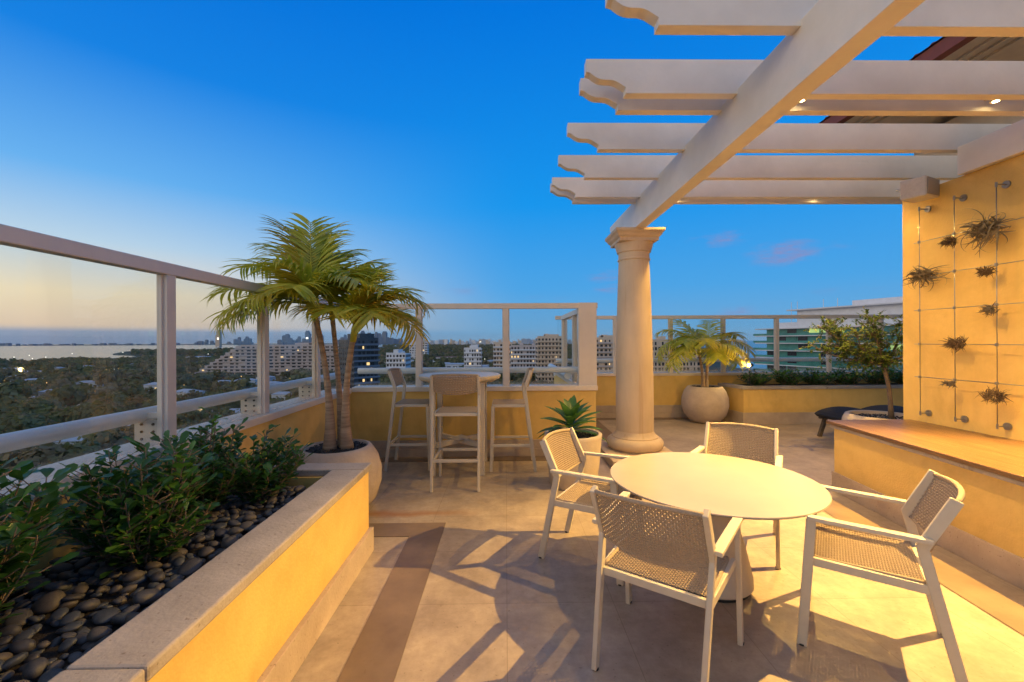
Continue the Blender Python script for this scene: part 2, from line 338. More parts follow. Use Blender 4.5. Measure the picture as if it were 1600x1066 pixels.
# ------------------------------------------------------------------ glass fences
def fence(label, a, b, posts, z0, z1, hz, out, endpanel=None, pw=.07, hr=.042, plates=True, hext=(0,0), endposts=False):
    """a,b: (x,y) ends; posts: distances along; out: outward unit vector"""
    A = Vector((a[0],a[1],0)); B = Vector((b[0],b[1],0)); D = (B-A); ln = D.length; D.normalize(); O = Vector((out[0],out[1],0))
    t = thing('glass_fence', label, 'fence', A)
    ang = math.atan2(D.y, D.x); t.rotation_euler = (0,0,ang)
    o = 1 if (Matrix.Rotation(-ang,3,'Z') @ O).y > 0 else -1
    q = MB(); segs = [0]+list(posts)+[ln]
    q = MB(); prev = -.03
    for p in list(posts)+[ln+.03]:
        pass
    q.box(-.03, ln+.03, -.035, .04, z1-.072, z1); tr = q.build('top_rail', M['rail'], t, bevel=.005)
    for p in posts:
        q = MB(); q.box(p-pw/2, p+pw/2, -.03, .035, z0, z1-.072)
        q.box(p-pw/2-.012, p+pw/2+.012, -.005, .02, z0, z1-.073); q.build('post', M['rail'], t, bevel=.003)
    for i in range(len(segs)-1):
        s0, s1 = segs[i]+(pw/2 if i else 0), segs[i+1]-(pw/2 if i < len(segs)-2 else 0)
        q = MB(); q.box(s0+.006, s1-.006, .002*o, .010*o, z0, z1-.07) if o > 0 else q.box(s0+.006, s1-.006, -.010, -.002, z0, z1-.07)
        q.build('glass_pane', M['glass'], t)
    oy = o*.15
    q = MB(); q.tube([(-hext[0],oy,hz),(ln+hext[1],oy,hz)], hr, 20); q.build('handrail', M['handrail'], t, smooth=True, angle=50)
    for p in posts:
        q = MB(); q.bar((p,o*.035,hz),(p,o*.12,hz),.03,.03); br = q.build('rail_bracket', M['rail'], t)
        if plates:
            q = MB(); y0, y1 = (o*.04, o*.19) if o > 0 else (o*.19, o*.04)
            q.box(p-.012, p+.003, y0, y1, z0-.02, z0+.135); pl = q.build('mounting_plate', M['frame'], t, bevel=.002)
            for yy in (.075, .145):
                for k in range(3):
                    q = MB(); q.tube([(p-.018, o*yy, z0+.02+.045*k),(p-.012, o*yy, z0+.02+.045*k)], .008, 8); q.build('bolt', M['black'], pl)
    if endpanel:
        q = MB(); q.box(endpanel[0], endpanel[1], -.04, .06, z0-.06, z1+.003); q.build('end_panel', M['rail'], t, bevel=.004)
    return t
fence('long glass fence running along the left edge beside the shrubs', (-2.07,-2.3), (-2.07,5.60),
      [.82,1.85,2.87,3.86,4.94,5.98,7.0], .895, 1.985, 1.06, (-1,0))
fence('glass fence on the low wall behind the bar table', (-1.995,5.66), (1.19,5.66), [.85,2.0], .91, 2.0, 1.105, (0,1), endpanel=(2.96,3.2), plates=False)
fence('short glass fence on the return wall, seen through the bar fence', (1.0,5.74), (1.0,7.35), [.42,1.575], .91, 1.93, 1.02, (-1,0), plates=False, hr=.05, hext=(-.1,.75))
fence('long glass fence along the far edge of the terrace', (1.0,8.33), (9.2,8.33), [.16,1.15,2.24,3.28,4.34,5.38,6.42,7.46], .865, 1.985, 1.10, (0,1), plates=False)

# ------------------------------------------------------------------ left planter
pt = thing('long_planter', 'long yellow planter with stone coping under the left glass fence', 'planter', (0,0,0))
q = MB(); q.box(-1.16,-.985,-2.4,2.90,0,.585); q.build('wall', M['yellow'], pt)
q = MB(); q.box(-2.0,-.985,2.90,3.065,0,.585); q.build('wall', M['yellow'], pt)
q = MB(); q.box(-.985,-.955,-2.4,3.085,0,.17); q.build('skirting', M['travertine'], pt, bevel=.003)
q = MB(); q.box(-1.99,-.957,3.065,3.085,0,.168); q.build('skirting', M['travertine'], pt, bevel=.003)
cuts = [-2.4, .02, 1.157, 2.915]
for a, b in zip(cuts[:-1], cuts[1:]):
    q = MB(); q.box(-1.185,-.965,a+.0015,b-.0015,.585,.633); q.build('coping', M['coping'], pt, bevel=.009)
q = MB(); q.box(-1.995,-.965,2.9165,3.085,.585,.633); q.build('coping', M['coping'], pt, bevel=.009)
q = MB(); q.box(-2.018,-1.16,-2.3,2.90,.3,.515); q.build('soil', M['soil'], pt)

def pebble_mesh(seed):
    r = random.Random(seed); import bmesh
    bm = bmesh.new(); bmesh.ops.create_icosphere(bm, subdivisions=3, radius=1)
    ph = [r.uniform(0,6.3) for _ in range(6)]; ax = (1, r.uniform(.62,.9), r.uniform(.36,.6))
    for v in bm.verts:
        c = v.co; k = 1+.09*math.sin(2.1*c.x+ph[0])+.08*math.sin(2.4*c.y+ph[1])+.06*math.sin(3*c.z+ph[2]+c.x*2)
        v.co = Vector((c.x*ax[0]*k, c.y*ax[1]*k, c.z*ax[2]*k))
    me = bpy.data.meshes.new('pebble'); bm.to_mesh(me); bm.free()
    me.polygons.foreach_set('use_smooth', [True]*len(me.polygons)); me.materials.append(PEB[seed % 3]); return me
pms = [pebble_mesh(i) for i in range(9)]
pebs = []
rp = random.Random(3)
tries = 0
while len(pebs) < 1050 and tries < 60000:
    tries += 1
    y = .45 + (2.86-.45)*rp.random(); x = -1.99 + .80*rp.random()
    big = rp.random()
    s = rp.uniform(.014,.022) if big < .5 else rp.uniform(.022,.036) if big < .93 else rp.uniform(.036,.048)
    s *= 1.20-.13*y/2.9
    lay = 0 if len(pebs) < 620 else 1
    ok = True
    for (a,b,c,l) in pebs:
        if l == lay and (a-x)**2+(b-y)**2 < (.74*(c+s))**2: ok = False; break
    if ok: pebs.append((x,y,s,lay))
keep = sorted(pebs, key=lambda p: -(p[3]*.6+p[2]*25/ (1+ .3*p[1]) + (p[0]+2)*.9))
def place_peb(p, k):
    x,y,s,l = p
    o = bpy.data.objects.new('pebble', pms[k % 9]); o.location = (x,y,.515+s*.3+l*.016); o.scale = (s,s,s)
    o.rotation_euler = (rp.uniform(-.4,.4), rp.uniform(-.4,.4), rp.uniform(0,6.3)); return o
for k, p in enumerate(keep[:295]):
    o = place_peb(p, k); COL.objects.link(o)
    tag(o, 'smooth grey river pebble lying in the bed of the left planter', 'pebble', 'river pebbles in the left planter')
vs = []; fs = []; mi = []
for k, p in enumerate(keep[295:]):
    o = place_peb(p, k); mt = Matrix.LocRotScale(o.location, o.rotation_euler, o.scale); n0 = len(vs); me = o.data
    vs += [tuple(mt @ v.co) for v in me.vertices]; fs += [tuple(i+n0 for i in pl.vertices) for pl in me.polygons]; mi += [k % 3]*len(me.polygons)
    bpy.data.objects.remove(o)
b = MB(); b.v = vs; b.f = fs; o = b.build('pebble_bed', PEB, smooth=True, kind='stuff'); o.data.polygons.foreach_set('material_index', mi)
tag(o, 'mass of small grey pebbles covering the soil of the left planter', 'pebbles')

# ------------------------------------------------------------------ foliage helpers
def leaf_geo(mb, p, d, up, ln, w, curl=.25, segs=3, fold=.25, shape=None):
    """a blade with a folded midrib; d direction, up approx normal"""
    d = Vector(d).normalized(); up = Vector(up); side = d.cross(up)
    side = side.normalized() if side.length > 1e-4 else d.orthogonal().normalized()
    n = side.cross(d).normalized(); vs = []; fs = []
    pos = Vector(p); k = segs+1
    for i in range(k):
        t = i/segs; ww = w*(shape(t) if shape else math.sin(math.pi*min(1,max(.0,(t*.92+.05))))**.8)
        a = curl*t; dd = (d*math.cos(a)-n*math.sin(a)); nn = (n*math.cos(a)+d*math.sin(a))
        if i: pos = pos + dd*(ln/segs)
        vs += [pos-side*ww/2+nn*fold*ww/2, pos, pos+side*ww/2+nn*fold*ww/2]
    for i in range(segs):
        a = i*3; fs += [(a,a+1,a+4,a+3),(a+1,a+2,a+5,a+4)]
    mb.add(vs, fs)
OB = lambda t: [.12,.62,1.0,.42][min(3,int(round(t*3)))]     # obovate leaf
def shrub(label, x, y, z, h, rad, nst, seed, lw=.03, ll=.055, mats=('leaf','leaf_new'), group=None, dens=1.0, lean=(0,0), name='leafy_shrub'):
    r = random.Random(seed); t = thing(name, label, 'shrub', (x,y,z), 0, group)
    st = MB(); lf = MB(); ln_ = MB()
    for s in range(nst):
        az = r.uniform(0,6.28); sp = rad*math.sqrt(r.random()); hh = h*r.uniform(.55,1.0)*(1-.35*(sp/rad)**2)
        p0 = Vector((r.uniform(-.04,.04), r.uniform(-.04,.04), -.01)); p2 = Vector((math.cos(az)*sp+lean[0], math.sin(az)*sp+lean[1], hh))
        p1 = p0.lerp(p2,.5)+Vector((math.cos(az)*sp*.25, math.sin(az)*sp*.25, -.04*h+r.uniform(-.02,.02)))
        pts = []; K = 12
        for i in range(K+1):
            u = i/K; pts.append(p0*(1-u)**2+p1*2*u*(1-u)+p2*u*u)
        st.tube(pts, [.0055*(1-.7*i/K) for i in range(K+1)], 5)
        young = r.random() < .22
        for i in range(2, K+1):
            u = i/K
            for _ in range(max(1, int(round((2.6 if u > .25 else 1.2)*dens+r.random())))):
                tt = (pts[i]-pts[i-1]).normalized(); a = r.uniform(0,6.28)
                sd = Vector((math.cos(a),math.sin(a),0)); d = (sd*1.0+tt*r.uniform(.3,1.0)+Vector((0,0,r.uniform(-.1,.35)))).normalized()
                base = pts[i]+ (pts[i-1]-pts[i])*r.random()
                twig = r.uniform(0,.05)*rad*6 if r.random() < .5 else 0
                if twig > .02: st.tube([base, base+d*twig], .0018, 4); base = base+d*twig
                leaf_geo(ln_ if (young and u > .6) else lf, base, d, Vector((0,0,1))+Vector((r.uniform(-.5,.5),r.uniform(-.5,.5),0)), ll*r.uniform(.65,1.15), lw*r.uniform(.75,1.15), r.uniform(-.2,.6), 3, .22, OB)
    st.build('stems', M['bark'], t, smooth=True)
    f = MB(); f.v = lf.v; f.f = lf.f; n1 = len(lf.f); f.add(ln_.v, ln_.f)
    o = f.build('foliage', [M[mats[0]], M[mats[1]]], t, smooth=True)
    o.data.polygons.foreach_set('material_index', [0]*n1+[1]*(len(f.f)-n1))
    return t
G1 = 'shrubs planted in the left planter'
shrub('broad glossy green shrub nearest the camera in the left planter', -1.78, 1.25, .51, .80, .34, 84, 1, lw=.038, ll=.064, group=G1, dens=1.25)
shrub('glossy green shrub second from the camera, in the middle of the left planter', -1.62, 1.93, .51, .62, .26, 58, 2, lw=.034, ll=.058, group=G1, dens=1.25)
shrub('upright dark shrub behind the middle one, beside the fence post', -1.74, 2.45, .51, .60, .22, 42, 3, group=G1, dens=1.3, lean=(.03,0))
shrub('small shrub at the far end of the left planter near the coping', -1.53, 2.66, .51, .46, .22, 34, 4, group=G1, dens=1.2, lean=(.04,0))
shrub('low dark shrub filling the left edge of the planter', -1.88, .94, .51, .55, .22, 38, 5, group=G1, dens=1.3)

# palms
def frond(parent, base, az, pitch, length, droop, seed, m, nl=27, lmax=.37, wmax=.0225, wind=(0,0)):
    r = random.Random(seed); mb = MB(); p = Vector(base); K = 16; pts = [p.copy()]; dirs = []
    for i in range(K):
        t = (i+.5)/K; el = pitch - droop*t**1.25
        d = Vector((math.cos(az)*math.cos(el)+wind[0]*t, math.sin(az)*math.cos(el)+wind[1]*t, math.sin(el))).normalized()
        p = p+d*(length/K); pts.append(p.copy()); dirs.append(d)
    mb.tube(pts, [.011*(1-.8*i/K) for i in range(K+1)], 5)
    for i in range(nl):
        t = .16+.84*i/(nl-1); k = min(K-1, int(t*K)); base_ = pts[k].lerp(pts[k+1], t*K-k if k < K-1 else min(1,t*K-k)); d = dirs[k]
        sd = d.cross(Vector((0,0,1))); sd = sd.normalized() if sd.length > .05 else Vector((-math.sin(az),math.cos(az),0))
        up = sd.cross(d).normalized(); prof = math.sin(math.pi*min(1,(.12+t*.80)))**.6
        ll = lmax*(.35+.65*prof)*r.uniform(.88,1.08)
        for sgn in (-1,1):
            fw = .45+.75*t+r.uniform(-.1,.1)
            dd = (sd*sgn*1.0+d*fw+up*r.uniform(.15,.42)+Vector((wind[0]*.35,wind[1]*.35,0))).normalized()
            leaf_geo(mb, base_, dd, up+sd*sgn*-.3, ll, wmax*(.7+.4*prof), r.uniform(.5,1.25), 4, .45, lambda u: [.45,.95,1,.7,.05][int(round(u*4))])
    return mb.build('frond', m, parent, smooth=True)
def palm(label, x, y, z, trunks, seed):
    """trunks: (points list, radii, crown spec list)"""
    t = thing('potted_palm', label, 'palm', (x,y,z)); r = random.Random(seed)
    for pts, rb, rt, crown in trunks:
        K = 26; P = []; rr = []
        a, b, c = [Vector(q) for q in pts]
        for i in range(K+1):
            u = i/K; P.append(a*(1-u)**2+b*2*u*(1-u)+c*u*u)
            rad = rt+(rb-rt)*(1-u)**3.2+ (.0018 if i % 2 else 0); rr.append(rad)
        q = MB(); q.tube(P, rr, 14); q.build('trunk', M['trunk'], t, smooth=True)
        top = c
        q = MB(); q.tube([top-Vector((0,0,.02)), top+(c-b).normalized()*.10, top+(c-b).normalized()*.24], [rt*1.15, rt*1.25, rt*.35], 10); q.build('crownshaft', M['frond'], t, smooth=True)
        for (az, pitch, ln, dr, yel) in crown:
            frond(t, top+(c-b).normalized()*.12, R(az), R(pitch+(12 if label.startswith('tall') else 0)), ln*(.83 if label.startswith('tall') else 1), R(dr*(.78 if label.startswith('tall') else 1)), r.randrange(9999), M['frond_y'] if yel else M['frond'], wind=(-.10,0) if label.startswith('tall') else (0,0))
    return t
def pot(label, x, y, prof, m, cat='pot', gz=None, gr=None, seed=0):
    t = thing('round_pot', label, cat, (x,y,0))
    q = MB(); q.lathe(prof, 64); q.build('bowl', m, t, smooth=True, angle=60)
    r = random.Random(seed); q = MB(); q.lathe([(gr,gz-.03),(gr,gz-.012),(0.001,gz)], 32); q.build('soil', M['soil'], t)
    # gravel topping: loose stones nobody could count
    import bmesh
    bm = bmesh.new()
    for i in range(420):
        rr = gr*.96*math.sqrt(r.random()); a = r.uniform(0,6.28); s = r.uniform(.008,.017)
        mt = Matrix.LocRotScale((rr*math.cos(a), rr*math.sin(a), gz+r.uniform(-.004,.010)), Matrix.Rotation(r.uniform(0,6),3,'Z').to_quaternion(), (s, s*.8, s*.6))
        bmesh.ops.create_icosphere(bm, subdivisions=1, radius=1, matrix=mt)
    me = bpy.data.meshes.new('gravel'); bm.to_mesh(me); bm.free(); me.materials.append(M['gravel'])
    o = bpy.data.objects.new('gravel', me); COL.objects.link(o); o.parent = t; o['kind'] = 'stuff'
    return t
PX, PY = -1.52, 3.84
pot('large round beige pot holding the tall triple palm', PX, PY,
    [(.20,.0),(.27,.01),(.345,.10),(.388,.24),(.392,.36),(.36,.47),(.315,.545),(.30,.565),(.272,.572),(.262,.56),(.262,.50)], M['pot'], gz=.545, gr=.262, seed=4)
palm('tall palm with three trunks in the big round pot by the left fence', PX, PY, .54, [
    ([(-.05,-.02,0),(-.02,-.02,.55),(-.17,-.02,1.18)], .062, .0225,
     [(185,25,.95,85,0),(170,48,1.0,95,0),(200,5,.85,75,0),(150,62,.95,70,0),(110,78,.85,45,1),(215,-5,.8,60,0),(60,66,.85,75,0),(20,50,.8,95,0),(-25,40,.75,100,0),(-80,30,.6,90,0),(-110,60,.6,80,0),(95,55,.8,70,0),(130,40,.8,90,0),(240,15,.7,80,0),(100,82,.92,34,0),(165,74,.9,40,1),(50,76,.85,40,0)]),
    ([(.03,.07,0),(.0,.08,.6),(-.06,.08,1.18)], .046, .020,
     [(40,60,.7,70,0),(100,72,.7,55,1),(320,50,.6,90,0),(80,50,.7,80,0),(150,35,.7,90,0)]),
    ([(.085,.02,0),(.06,.0,.5),(.16,-.02,.98)], .064, .0235,
     [(0,48,.85,120,1),(-15,22,.8,110,1),(30,55,.75,95,0),(-50,35,.6,110,0),(70,72,.75,60,0),(120,60,.6,70,0),(-95,40,.5,100,0),(180,45,.55,95,0),(10,75,.6,60,0),(50,30,.7,90,0),(-30,60,.6,90,0)]),
], 11)
pot('round travertine ball pot with a small palm by the far wall', 3.66, 7.80,
    [(.20,0),(.26,.02),(.36,.14),(.405,.30),(.40,.44),(.355,.57),(.30,.645),(.27,.655),(.26,.64),(.26,.58)], M['pot'], gz=.63, gr=.26, seed=6)
palm('short palm with arching fronds in the ball pot at the far wall', 3.66, 7.80, .62, [
    ([(-.03,0,0),(-.03,0,.3),(-.10,0,.62)], .04, .022, [(180,40,.85,110,0),(200,15,.75,95,0),(150,60,.8,80,0),(120,75,.7,55,0),(220,50,.6,90,0),(-100,50,.6,90,0),(90,55,.6,80,0),(165,30,.8,100,0),(-140,35,.6,95,0)]),
    ([(.04,.02,0),(.05,.02,.3),(.07,.02,.55)], .04, .022, [(0,48,.9,110,1),(-20,30,.8,105,1),(20,62,.85,90,1),(60,76,.75,50,0),(-60,45,.6,100,0),(100,65,.65,60,0),(-95,30,.5,100,0),(10,15,.7,80,0),(35,40,.75,95,1)]),
], 23)
# agave pot
t = pot('tapered smooth pot with the rosette plant beside the column', .70, 4.46,
    [(.225,0),(.24,.008),(.275,.25),(.296,.50),(.300,.53),(.292,.537),(.265,.535),(.26,.52),(.255,.46)], M['pot2'], gz=.495, gr=.255, seed=8)
ag = thing('agave_plant', 'green rosette agave growing in the tapered pot', 'agave', (.68,4.46,.50))
ra = random.Random(5)
SP = lambda t_: [.5,.72,.95,1.0,.85,.55,.04][int(round(t_*6))]
for i in range(28):
    f_ = i/28; az = i*2.399+ra.uniform(-.2,.2); el = R(8+68*f_**1.1); ln = (.40-.16*f_)*ra.uniform(.9,1.1)
    q = MB(); d = Vector((math.cos(az)*math.cos(el), math.sin(az)*math.cos(el), math.sin(el)))
    leaf_geo(q, d*.02+Vector((0,0,.04+.14*f_)), d, (0,0,1), ln, .098, ra.uniform(.35,.9)*(1-f_*.5), 6, .35, SP)
    q.build('leaf', M['agave'], ag, smooth=True)

# ------------------------------------------------------------------ column
ct = thing('stone_column', 'round cream stone column with moulded capital under the pergola beam', 'column', (1.68,5.55,0))
q = MB(); q.box(-.44,.42,-.62,.42,0,.095); q.build('plinth', M['limestone'], ct, bevel=.006)
pr = [(.30,.095),(.345,.10)]+[(.285+.075*math.cos(R(a)), .175+.075*math.sin(R(a))) for a in range(-70,71,14)]+[(.29,.25),(.29,.262),(.268,.275),(.252,.30),(.240,.33)]
pr = [(.30,.0951)]+pr[1:]
q = MB(); q.lathe([(r_,z_) for r_,z_ in pr], 64); q.build('torus_base', M['limestone'], ct, smooth=True, angle=50)
pr = []
for i in range(25):
    u = i/24; pr.append((.238-.045*u**1.6+.006*math.sin(math.pi*u), .331+2.20*u))
q = MB(); q.lathe(pr, 64); q.build('shaft', M['limestone'], ct, smooth=True, angle=50)
q = MB(); q.lathe([(.193,2.531),(.205,2.535),(.207,2.55),(.196,2.558),(.195,2.63),(.215,2.64),(.215,2.655),(.225,2.68),(.236,2.72),(.242,2.745),(.242,2.755)], 64); q.build('necking', M['limestone'], ct, smooth=True, angle=40)
q = MB(); q.box(-.244,.244,-.244,.244,2.755,2.79)
pts = [(.245,2.79),(.255,2.80),(.27,2.815),(.282,2.84),(.30,2.86),(.305,2.87),(.305,2.898)]
vs = []; fs = []
for r_,z_ in pts: vs += [(-r_,-r_,z_),(r_,-r_,z_),(r_,r_,z_),(-r_,r_,z_)]
for i in range(len(pts)-1):
    for j in range(4): fs.append((i*4+j, i*4+(j+1)%4, (i+1)*4+(j+1)%4, (i+1)*4+j))
fs += [(3,2,1,0), tuple(range(len(vs)-4, len(vs)))]
q.add(vs, fs); q.build('abacus', M['limestone'], ct)

# ------------------------------------------------------------------ pergola
pg = thing('pergola', 'white timber pergola of scroll ended rafters crossing one long beam', 'pergola', (1.68,5.5,0))
def pgb(m, name, **k): return m.build(name, M['white'], pg, loc=(-1.68,-5.5,0), **k)
q = MB(); q.box(1.615,1.745,-2.4,6.4,2.899,3.24); pgb(q, 'beam', bevel=.004)
q = MB(); q.prism([(6.4,3.06),(6.47,3.06),(6.52,3.10),(6.50,3.15),(6.55,3.17),(6.55,3.238),(6.4,3.238)], 1.618, 1.742, 'x'); pgb(q, 'beam_end')
def rprof(x1):
    p = [(.565,3.44),(.565,3.352),(.592,3.345)]
    for i in range(1,10):
        u = i/10; p.append((.592+.235*u, 3.345-.095*(u+.16*math.sin(2*math.pi*u)*1.0)))
    p += [(.838,3.247),(.838,3.205),(x1,3.205),(x1,3.44)]
    return p
for y0, y1, x1 in ((2.295,2.37,6.2),(2.93,3.0,6.2),(3.145,3.215,6.2),(3.79,3.865,6.2),(4.45,4.522,6.2),(5.055,5.125,6.2),(5.25,5.322,6.2)):
    q = MB(); q.prism(rprof(x1), y0, y1, 'y'); pgb(q, 'rafter')
q = MB(); q.box(4.03,4.30,-2.4,3.74,2.955,3.204); pgb(q, 'ledger', bevel=.004)
GL = 'spot lamps fixed between the pergola rafters'
LN = ['lit spot lamp above the round table, nearer the beam', 'lit spot lamp between the middle rafters near the planted wall', 'lit spot lamp between the farthest rafters near the beam', 'lit spot lamp between the farthest rafters near the yellow wall']
for k, (lx, ly, pw, tg, cone) in enumerate([(2.16,3.072,205,(2.4,2.6,0),146), (3.60,3.072,2200,(2.2,1.95,0),92), (2.12,5.188,110,(2.0,4.7,0),140), (3.84,5.188,300,(3.5,4.5,0),140)]):
    t = thing('spot_lamp', LN[k], 'lamp', (lx,ly,3.238), 0, GL)
    q = MB(); q.lathe([(.028,.0),(.034,.0),(.034,.07),(.01,.075)], 20); q.build('housing', M['frame'], t, smooth=True, angle=40)
    q = MB(); q.tube([(0,-.08,.05),(0,.08,.05)], .008, 8); q.build('bracket', M['frame'], t)
    q = MB(); q.lathe([(.018,-.002),(.018,.003)], 20); q.build('lens', M['lamp'], t)
    ld = bpy.data.lights.new('spot_lamp_light', 'SPOT'); ld.energy = pw; ld.color = (1,.585,.14); ld.spot_size = R(cone); ld.spot_blend = .6; ld.shadow_soft_size = .022
    lo = bpy.data.objects.new('lamp_light', ld); COL.objects.link(lo); lo.location = (0,0,-.012); lo.parent = t
    d = Vector(tg)-Vector((lx,ly,3.22)); lo.rotation_euler = d.to_track_quat('-Z','Y').to_euler()

# ------------------------------------------------------------------ house wall, roof
hw = thing('house_wall', 'tall yellow wall carrying the air plant cables on the right', 'wall', (4.08,4.32,0))
q = MB(); q.box(0,2.8,-6.8,0,0,2.95); q.build('wall', M['yellow'], hw)
q = MB(); q.box(2.85,6,-6.8,2.8,2.0,4.9); q.build('upper_wall', M['soffit'], hw)
rf = thing('roof_eave', 'red tiled roof edge with striped cream soffit above the pergola', 'roof', (5.36,7.9,5.0))
q = MB(); q.add([(.12,-.1,.0),(.12,-10,.0),(3,-10,.0),(3,-.1,.0)], [(0,1,2,3)]); q.box(.12,3,-10,-.1,.001,.05); q.build('soffit', M['soffit'], rf)
q = MB()
for k in range(3): q.box(.3+.16*k,.36+.16*k,-10,-.12,-.03,-.001)
q.build('soffit_moulding', M['soffit'], rf)
q = MB(); q.box(0,.118,-10.02,0,-.01,.16); q.build('fascia', mat('dark_red_fascia', (.26,.07,.04), None, 10, .6), rf)
q = MB()
for k in range(44):
    y = -.1-.225*k; pts = [(.08,y,.20),(1.5,y,.75),(3.0,y,1.30)]; q.tube(pts, .055, 8)
q.add([(-.03,0,.17),(3,0,1.28),(3,-10,1.28),(-.03,-10,.17)], [(0,1,2,3)]); q.build('tiles', M['rooftile'], rf, smooth=True)

# ------------------------------------------------------------------ bench counter
bt = thing('long_bench', 'long yellow masonry bench with a slatted wooden top under the cables', 'bench', (0,0,0))
def fx(y, off=0): return 3.214+.104*(y-4.218)+off
def slab(y0, y1, off, z0, z1, name, m, bev=0, xr=4.075, offr=None):
    q = MB(); q.prism([(fx(y0,off),y0),(xr if offr is None else fx(y0,offr),y0),(xr if offr is None else fx(y1,offr),y1),(fx(y1,off),y1)], z0, z1); return q.build(name, m, bt, bevel=bev)
slab(-2.3,4.24,0,.655,.69,'wooden_top',M['wood'],.006)
slab(-2.3,4.225,.03,.618,.648,'stone_slab',M['coping'],.006)
slab(-2.3,4.20,.055,0,.618,'body',M['yellow'])
slab(-2.3,4.22,.038,0,.185,'skirting',M['travertine'],.003,offr=.0549)
slab(-2.3,4.21,.07,.648,.655,'batten',M['black'],xr=4.05)

# trellis of steel cables
tt = thing('cable_trellis', 'steel cable grid on round standoffs against the yellow wall', 'trellis', (4.08,3.8,0))
XC, CY, RZ = 3.99, [4.05,3.73,3.405], [2.43,2.10,1.775,1.45,1.135]
def loc(p): return (p[0]-4.08, p[1]-3.8, p[2])
for y in CY:
    q = MB(); q.tube([loc((XC,y,.775)), loc((XC,y,2.76))], .0035, 6); c_ = q.build('vertical_cable', M['steel'], tt, smooth=True)
    for z in (.785, 2.75):
        q = MB(); q.tube([loc((XC-.008,y,z)), loc((4.079,y,z))], .006, 8); q.tube([loc((4.068,y,z)), loc((4.079,y,z))], .03, 20)
        q.tube([loc((XC,y,z-.02)), loc((XC,y,z+.02))], .008, 8); q.build('standoff', M['steel'], tt, smooth=True, angle=40)
for z in RZ:
    q = MB(); q.tube([loc((XC,4.105,z)), loc((XC,3.0,z)), loc((XC,2.0,z))], .0032, 5); h_ = q.build('horizontal_cable', M['steel'], tt, smooth=True)
    for y in CY:
        q = MB(); q.tube([loc((XC-.004,y,z-.012)), loc((XC-.004,y,z+.012))], .011, 8); q.build('cable_clamp', M['steel'], tt)
GA = 'air plants on the steel cables'
AP = [('largest air plant with pale curling leaves at the top right of the cables', 3.50,2.40,.17,60,0,1.0),
      ('small dark reddish air plant on the middle cable below the largest one', 3.79,2.365,.085,60,1,.3),
      ('long tufted air plant on the left cable', 4.03,2.10,.15,46,0,.8),
      ('small air plant on the right cable in the second row', 3.50,2.05,.085,46,1,.4),
      ('spiky air plant on the right cable in the third row', 3.48,1.735,.09,34,0,.4),
      ('reddish bushy air plant on the middle cable in the fourth row', 3.74,1.455,.12,70,1,.3),
      ('smallest wispy air plant near the bottom of the middle cable', 3.80,1.10,.075,26,0,.5),
      ('dense brown air plant near the bottom of the right cable', 3.45,1.03,.12,70,1,.4)]
for k, (lb, y, z, rr, n, red, cu) in enumerate(AP):
    r = random.Random(50+k); t = thing('air_plant', lb, 'plant', (3.965,y-.052,z), 0, GA); q = MB()
    for i in range(n*3):
        a = r.uniform(0,6.28); e = r.uniform(-1.2,1.3); d = Vector((-abs(math.cos(e)*math.cos(a))*.9+.1, math.cos(e)*math.sin(a)*1.2, math.sin(e)*.8+r.uniform(-.2,.35))).normalized()
        big_ = cu > .6 and i % 2 == 0
        leaf_geo(q, (r.uniform(-.03,.02), r.uniform(-.45,.45)*rr, r.uniform(-.25,.25)*rr), d, Vector((r.uniform(-1,1),r.uniform(-1,1),r.uniform(-.3,1))), rr*(r.uniform(.8,1.5) if big_ else r.uniform(.35,.75)), .017 if big_ else .011, r.uniform(1.2,4.6) if big_ else r.uniform(.2,1.8), 8, .5, lambda u: max(.06,1-u*.9))
    q.build('leaves', M['airplant_r' if red else 'airplant'], t, smooth=True)
    q = MB(); q.lathe([(.006,-.02),(.02,-.01),(.024,.0),(.012,.018)], 10); q.build('root_knot', M['airplant_r'], t, smooth=True)

sp = thing('wall_speaker', 'white outdoor speaker mounted under the pergola on the yellow wall', 'speaker', (3.90,3.95,2.90), R(28))
q = MB(); q.prism([(-.15,-.10),(.15,-.075),(.15,.10),(-.15,.085)], -.09, .10, 'y'); q.build('cabinet', M['speaker'], sp, bevel=.012)
q = MB(); q.prism([(-.137,-.085),(.137,-.062),(.137,.086),(-.137,.072)], -.097, -.091, 'y'); q.build('grille', M['grille'], sp, bevel=.004)
q = MB(); q.tube([(.0,.08,.0),(.05,.15,.05),(.10,.20,.075)], .014, 8); q.build('bracket', M['speaker'], sp)

# ------------------------------------------------------------------ round table
tb = thing('round_table', 'round cream dining table on a conical pedestal', 'table', (1.265,2.63,0))
q = MB(); q.lathe([(.57,.628),(.60,.634),(.606,.641),(.603,.646),(.001,.6465)], 96); q.build('table_top', M['tabletop'], tb, smooth=True, angle=25)
q = MB(); q.lathe([(.222,.018),(.235,.03),(.232,.08),(.19,.26),(.14,.42),(.105,.54),(.095,.60),(.11,.627)], 64); q.build('pedestal', M['tablebase'], tb, smooth=True, angle=50)
q = MB(); q.lathe([(.215,0),(.218,.0),(.218,.0179)], 48); q.build('foot_ring', M['black'], tb)
q = MB(); q.lathe([(.11,.6271),(.2,.6275)], 32); q.build('mounting_plate', M['tablebase'], tb)

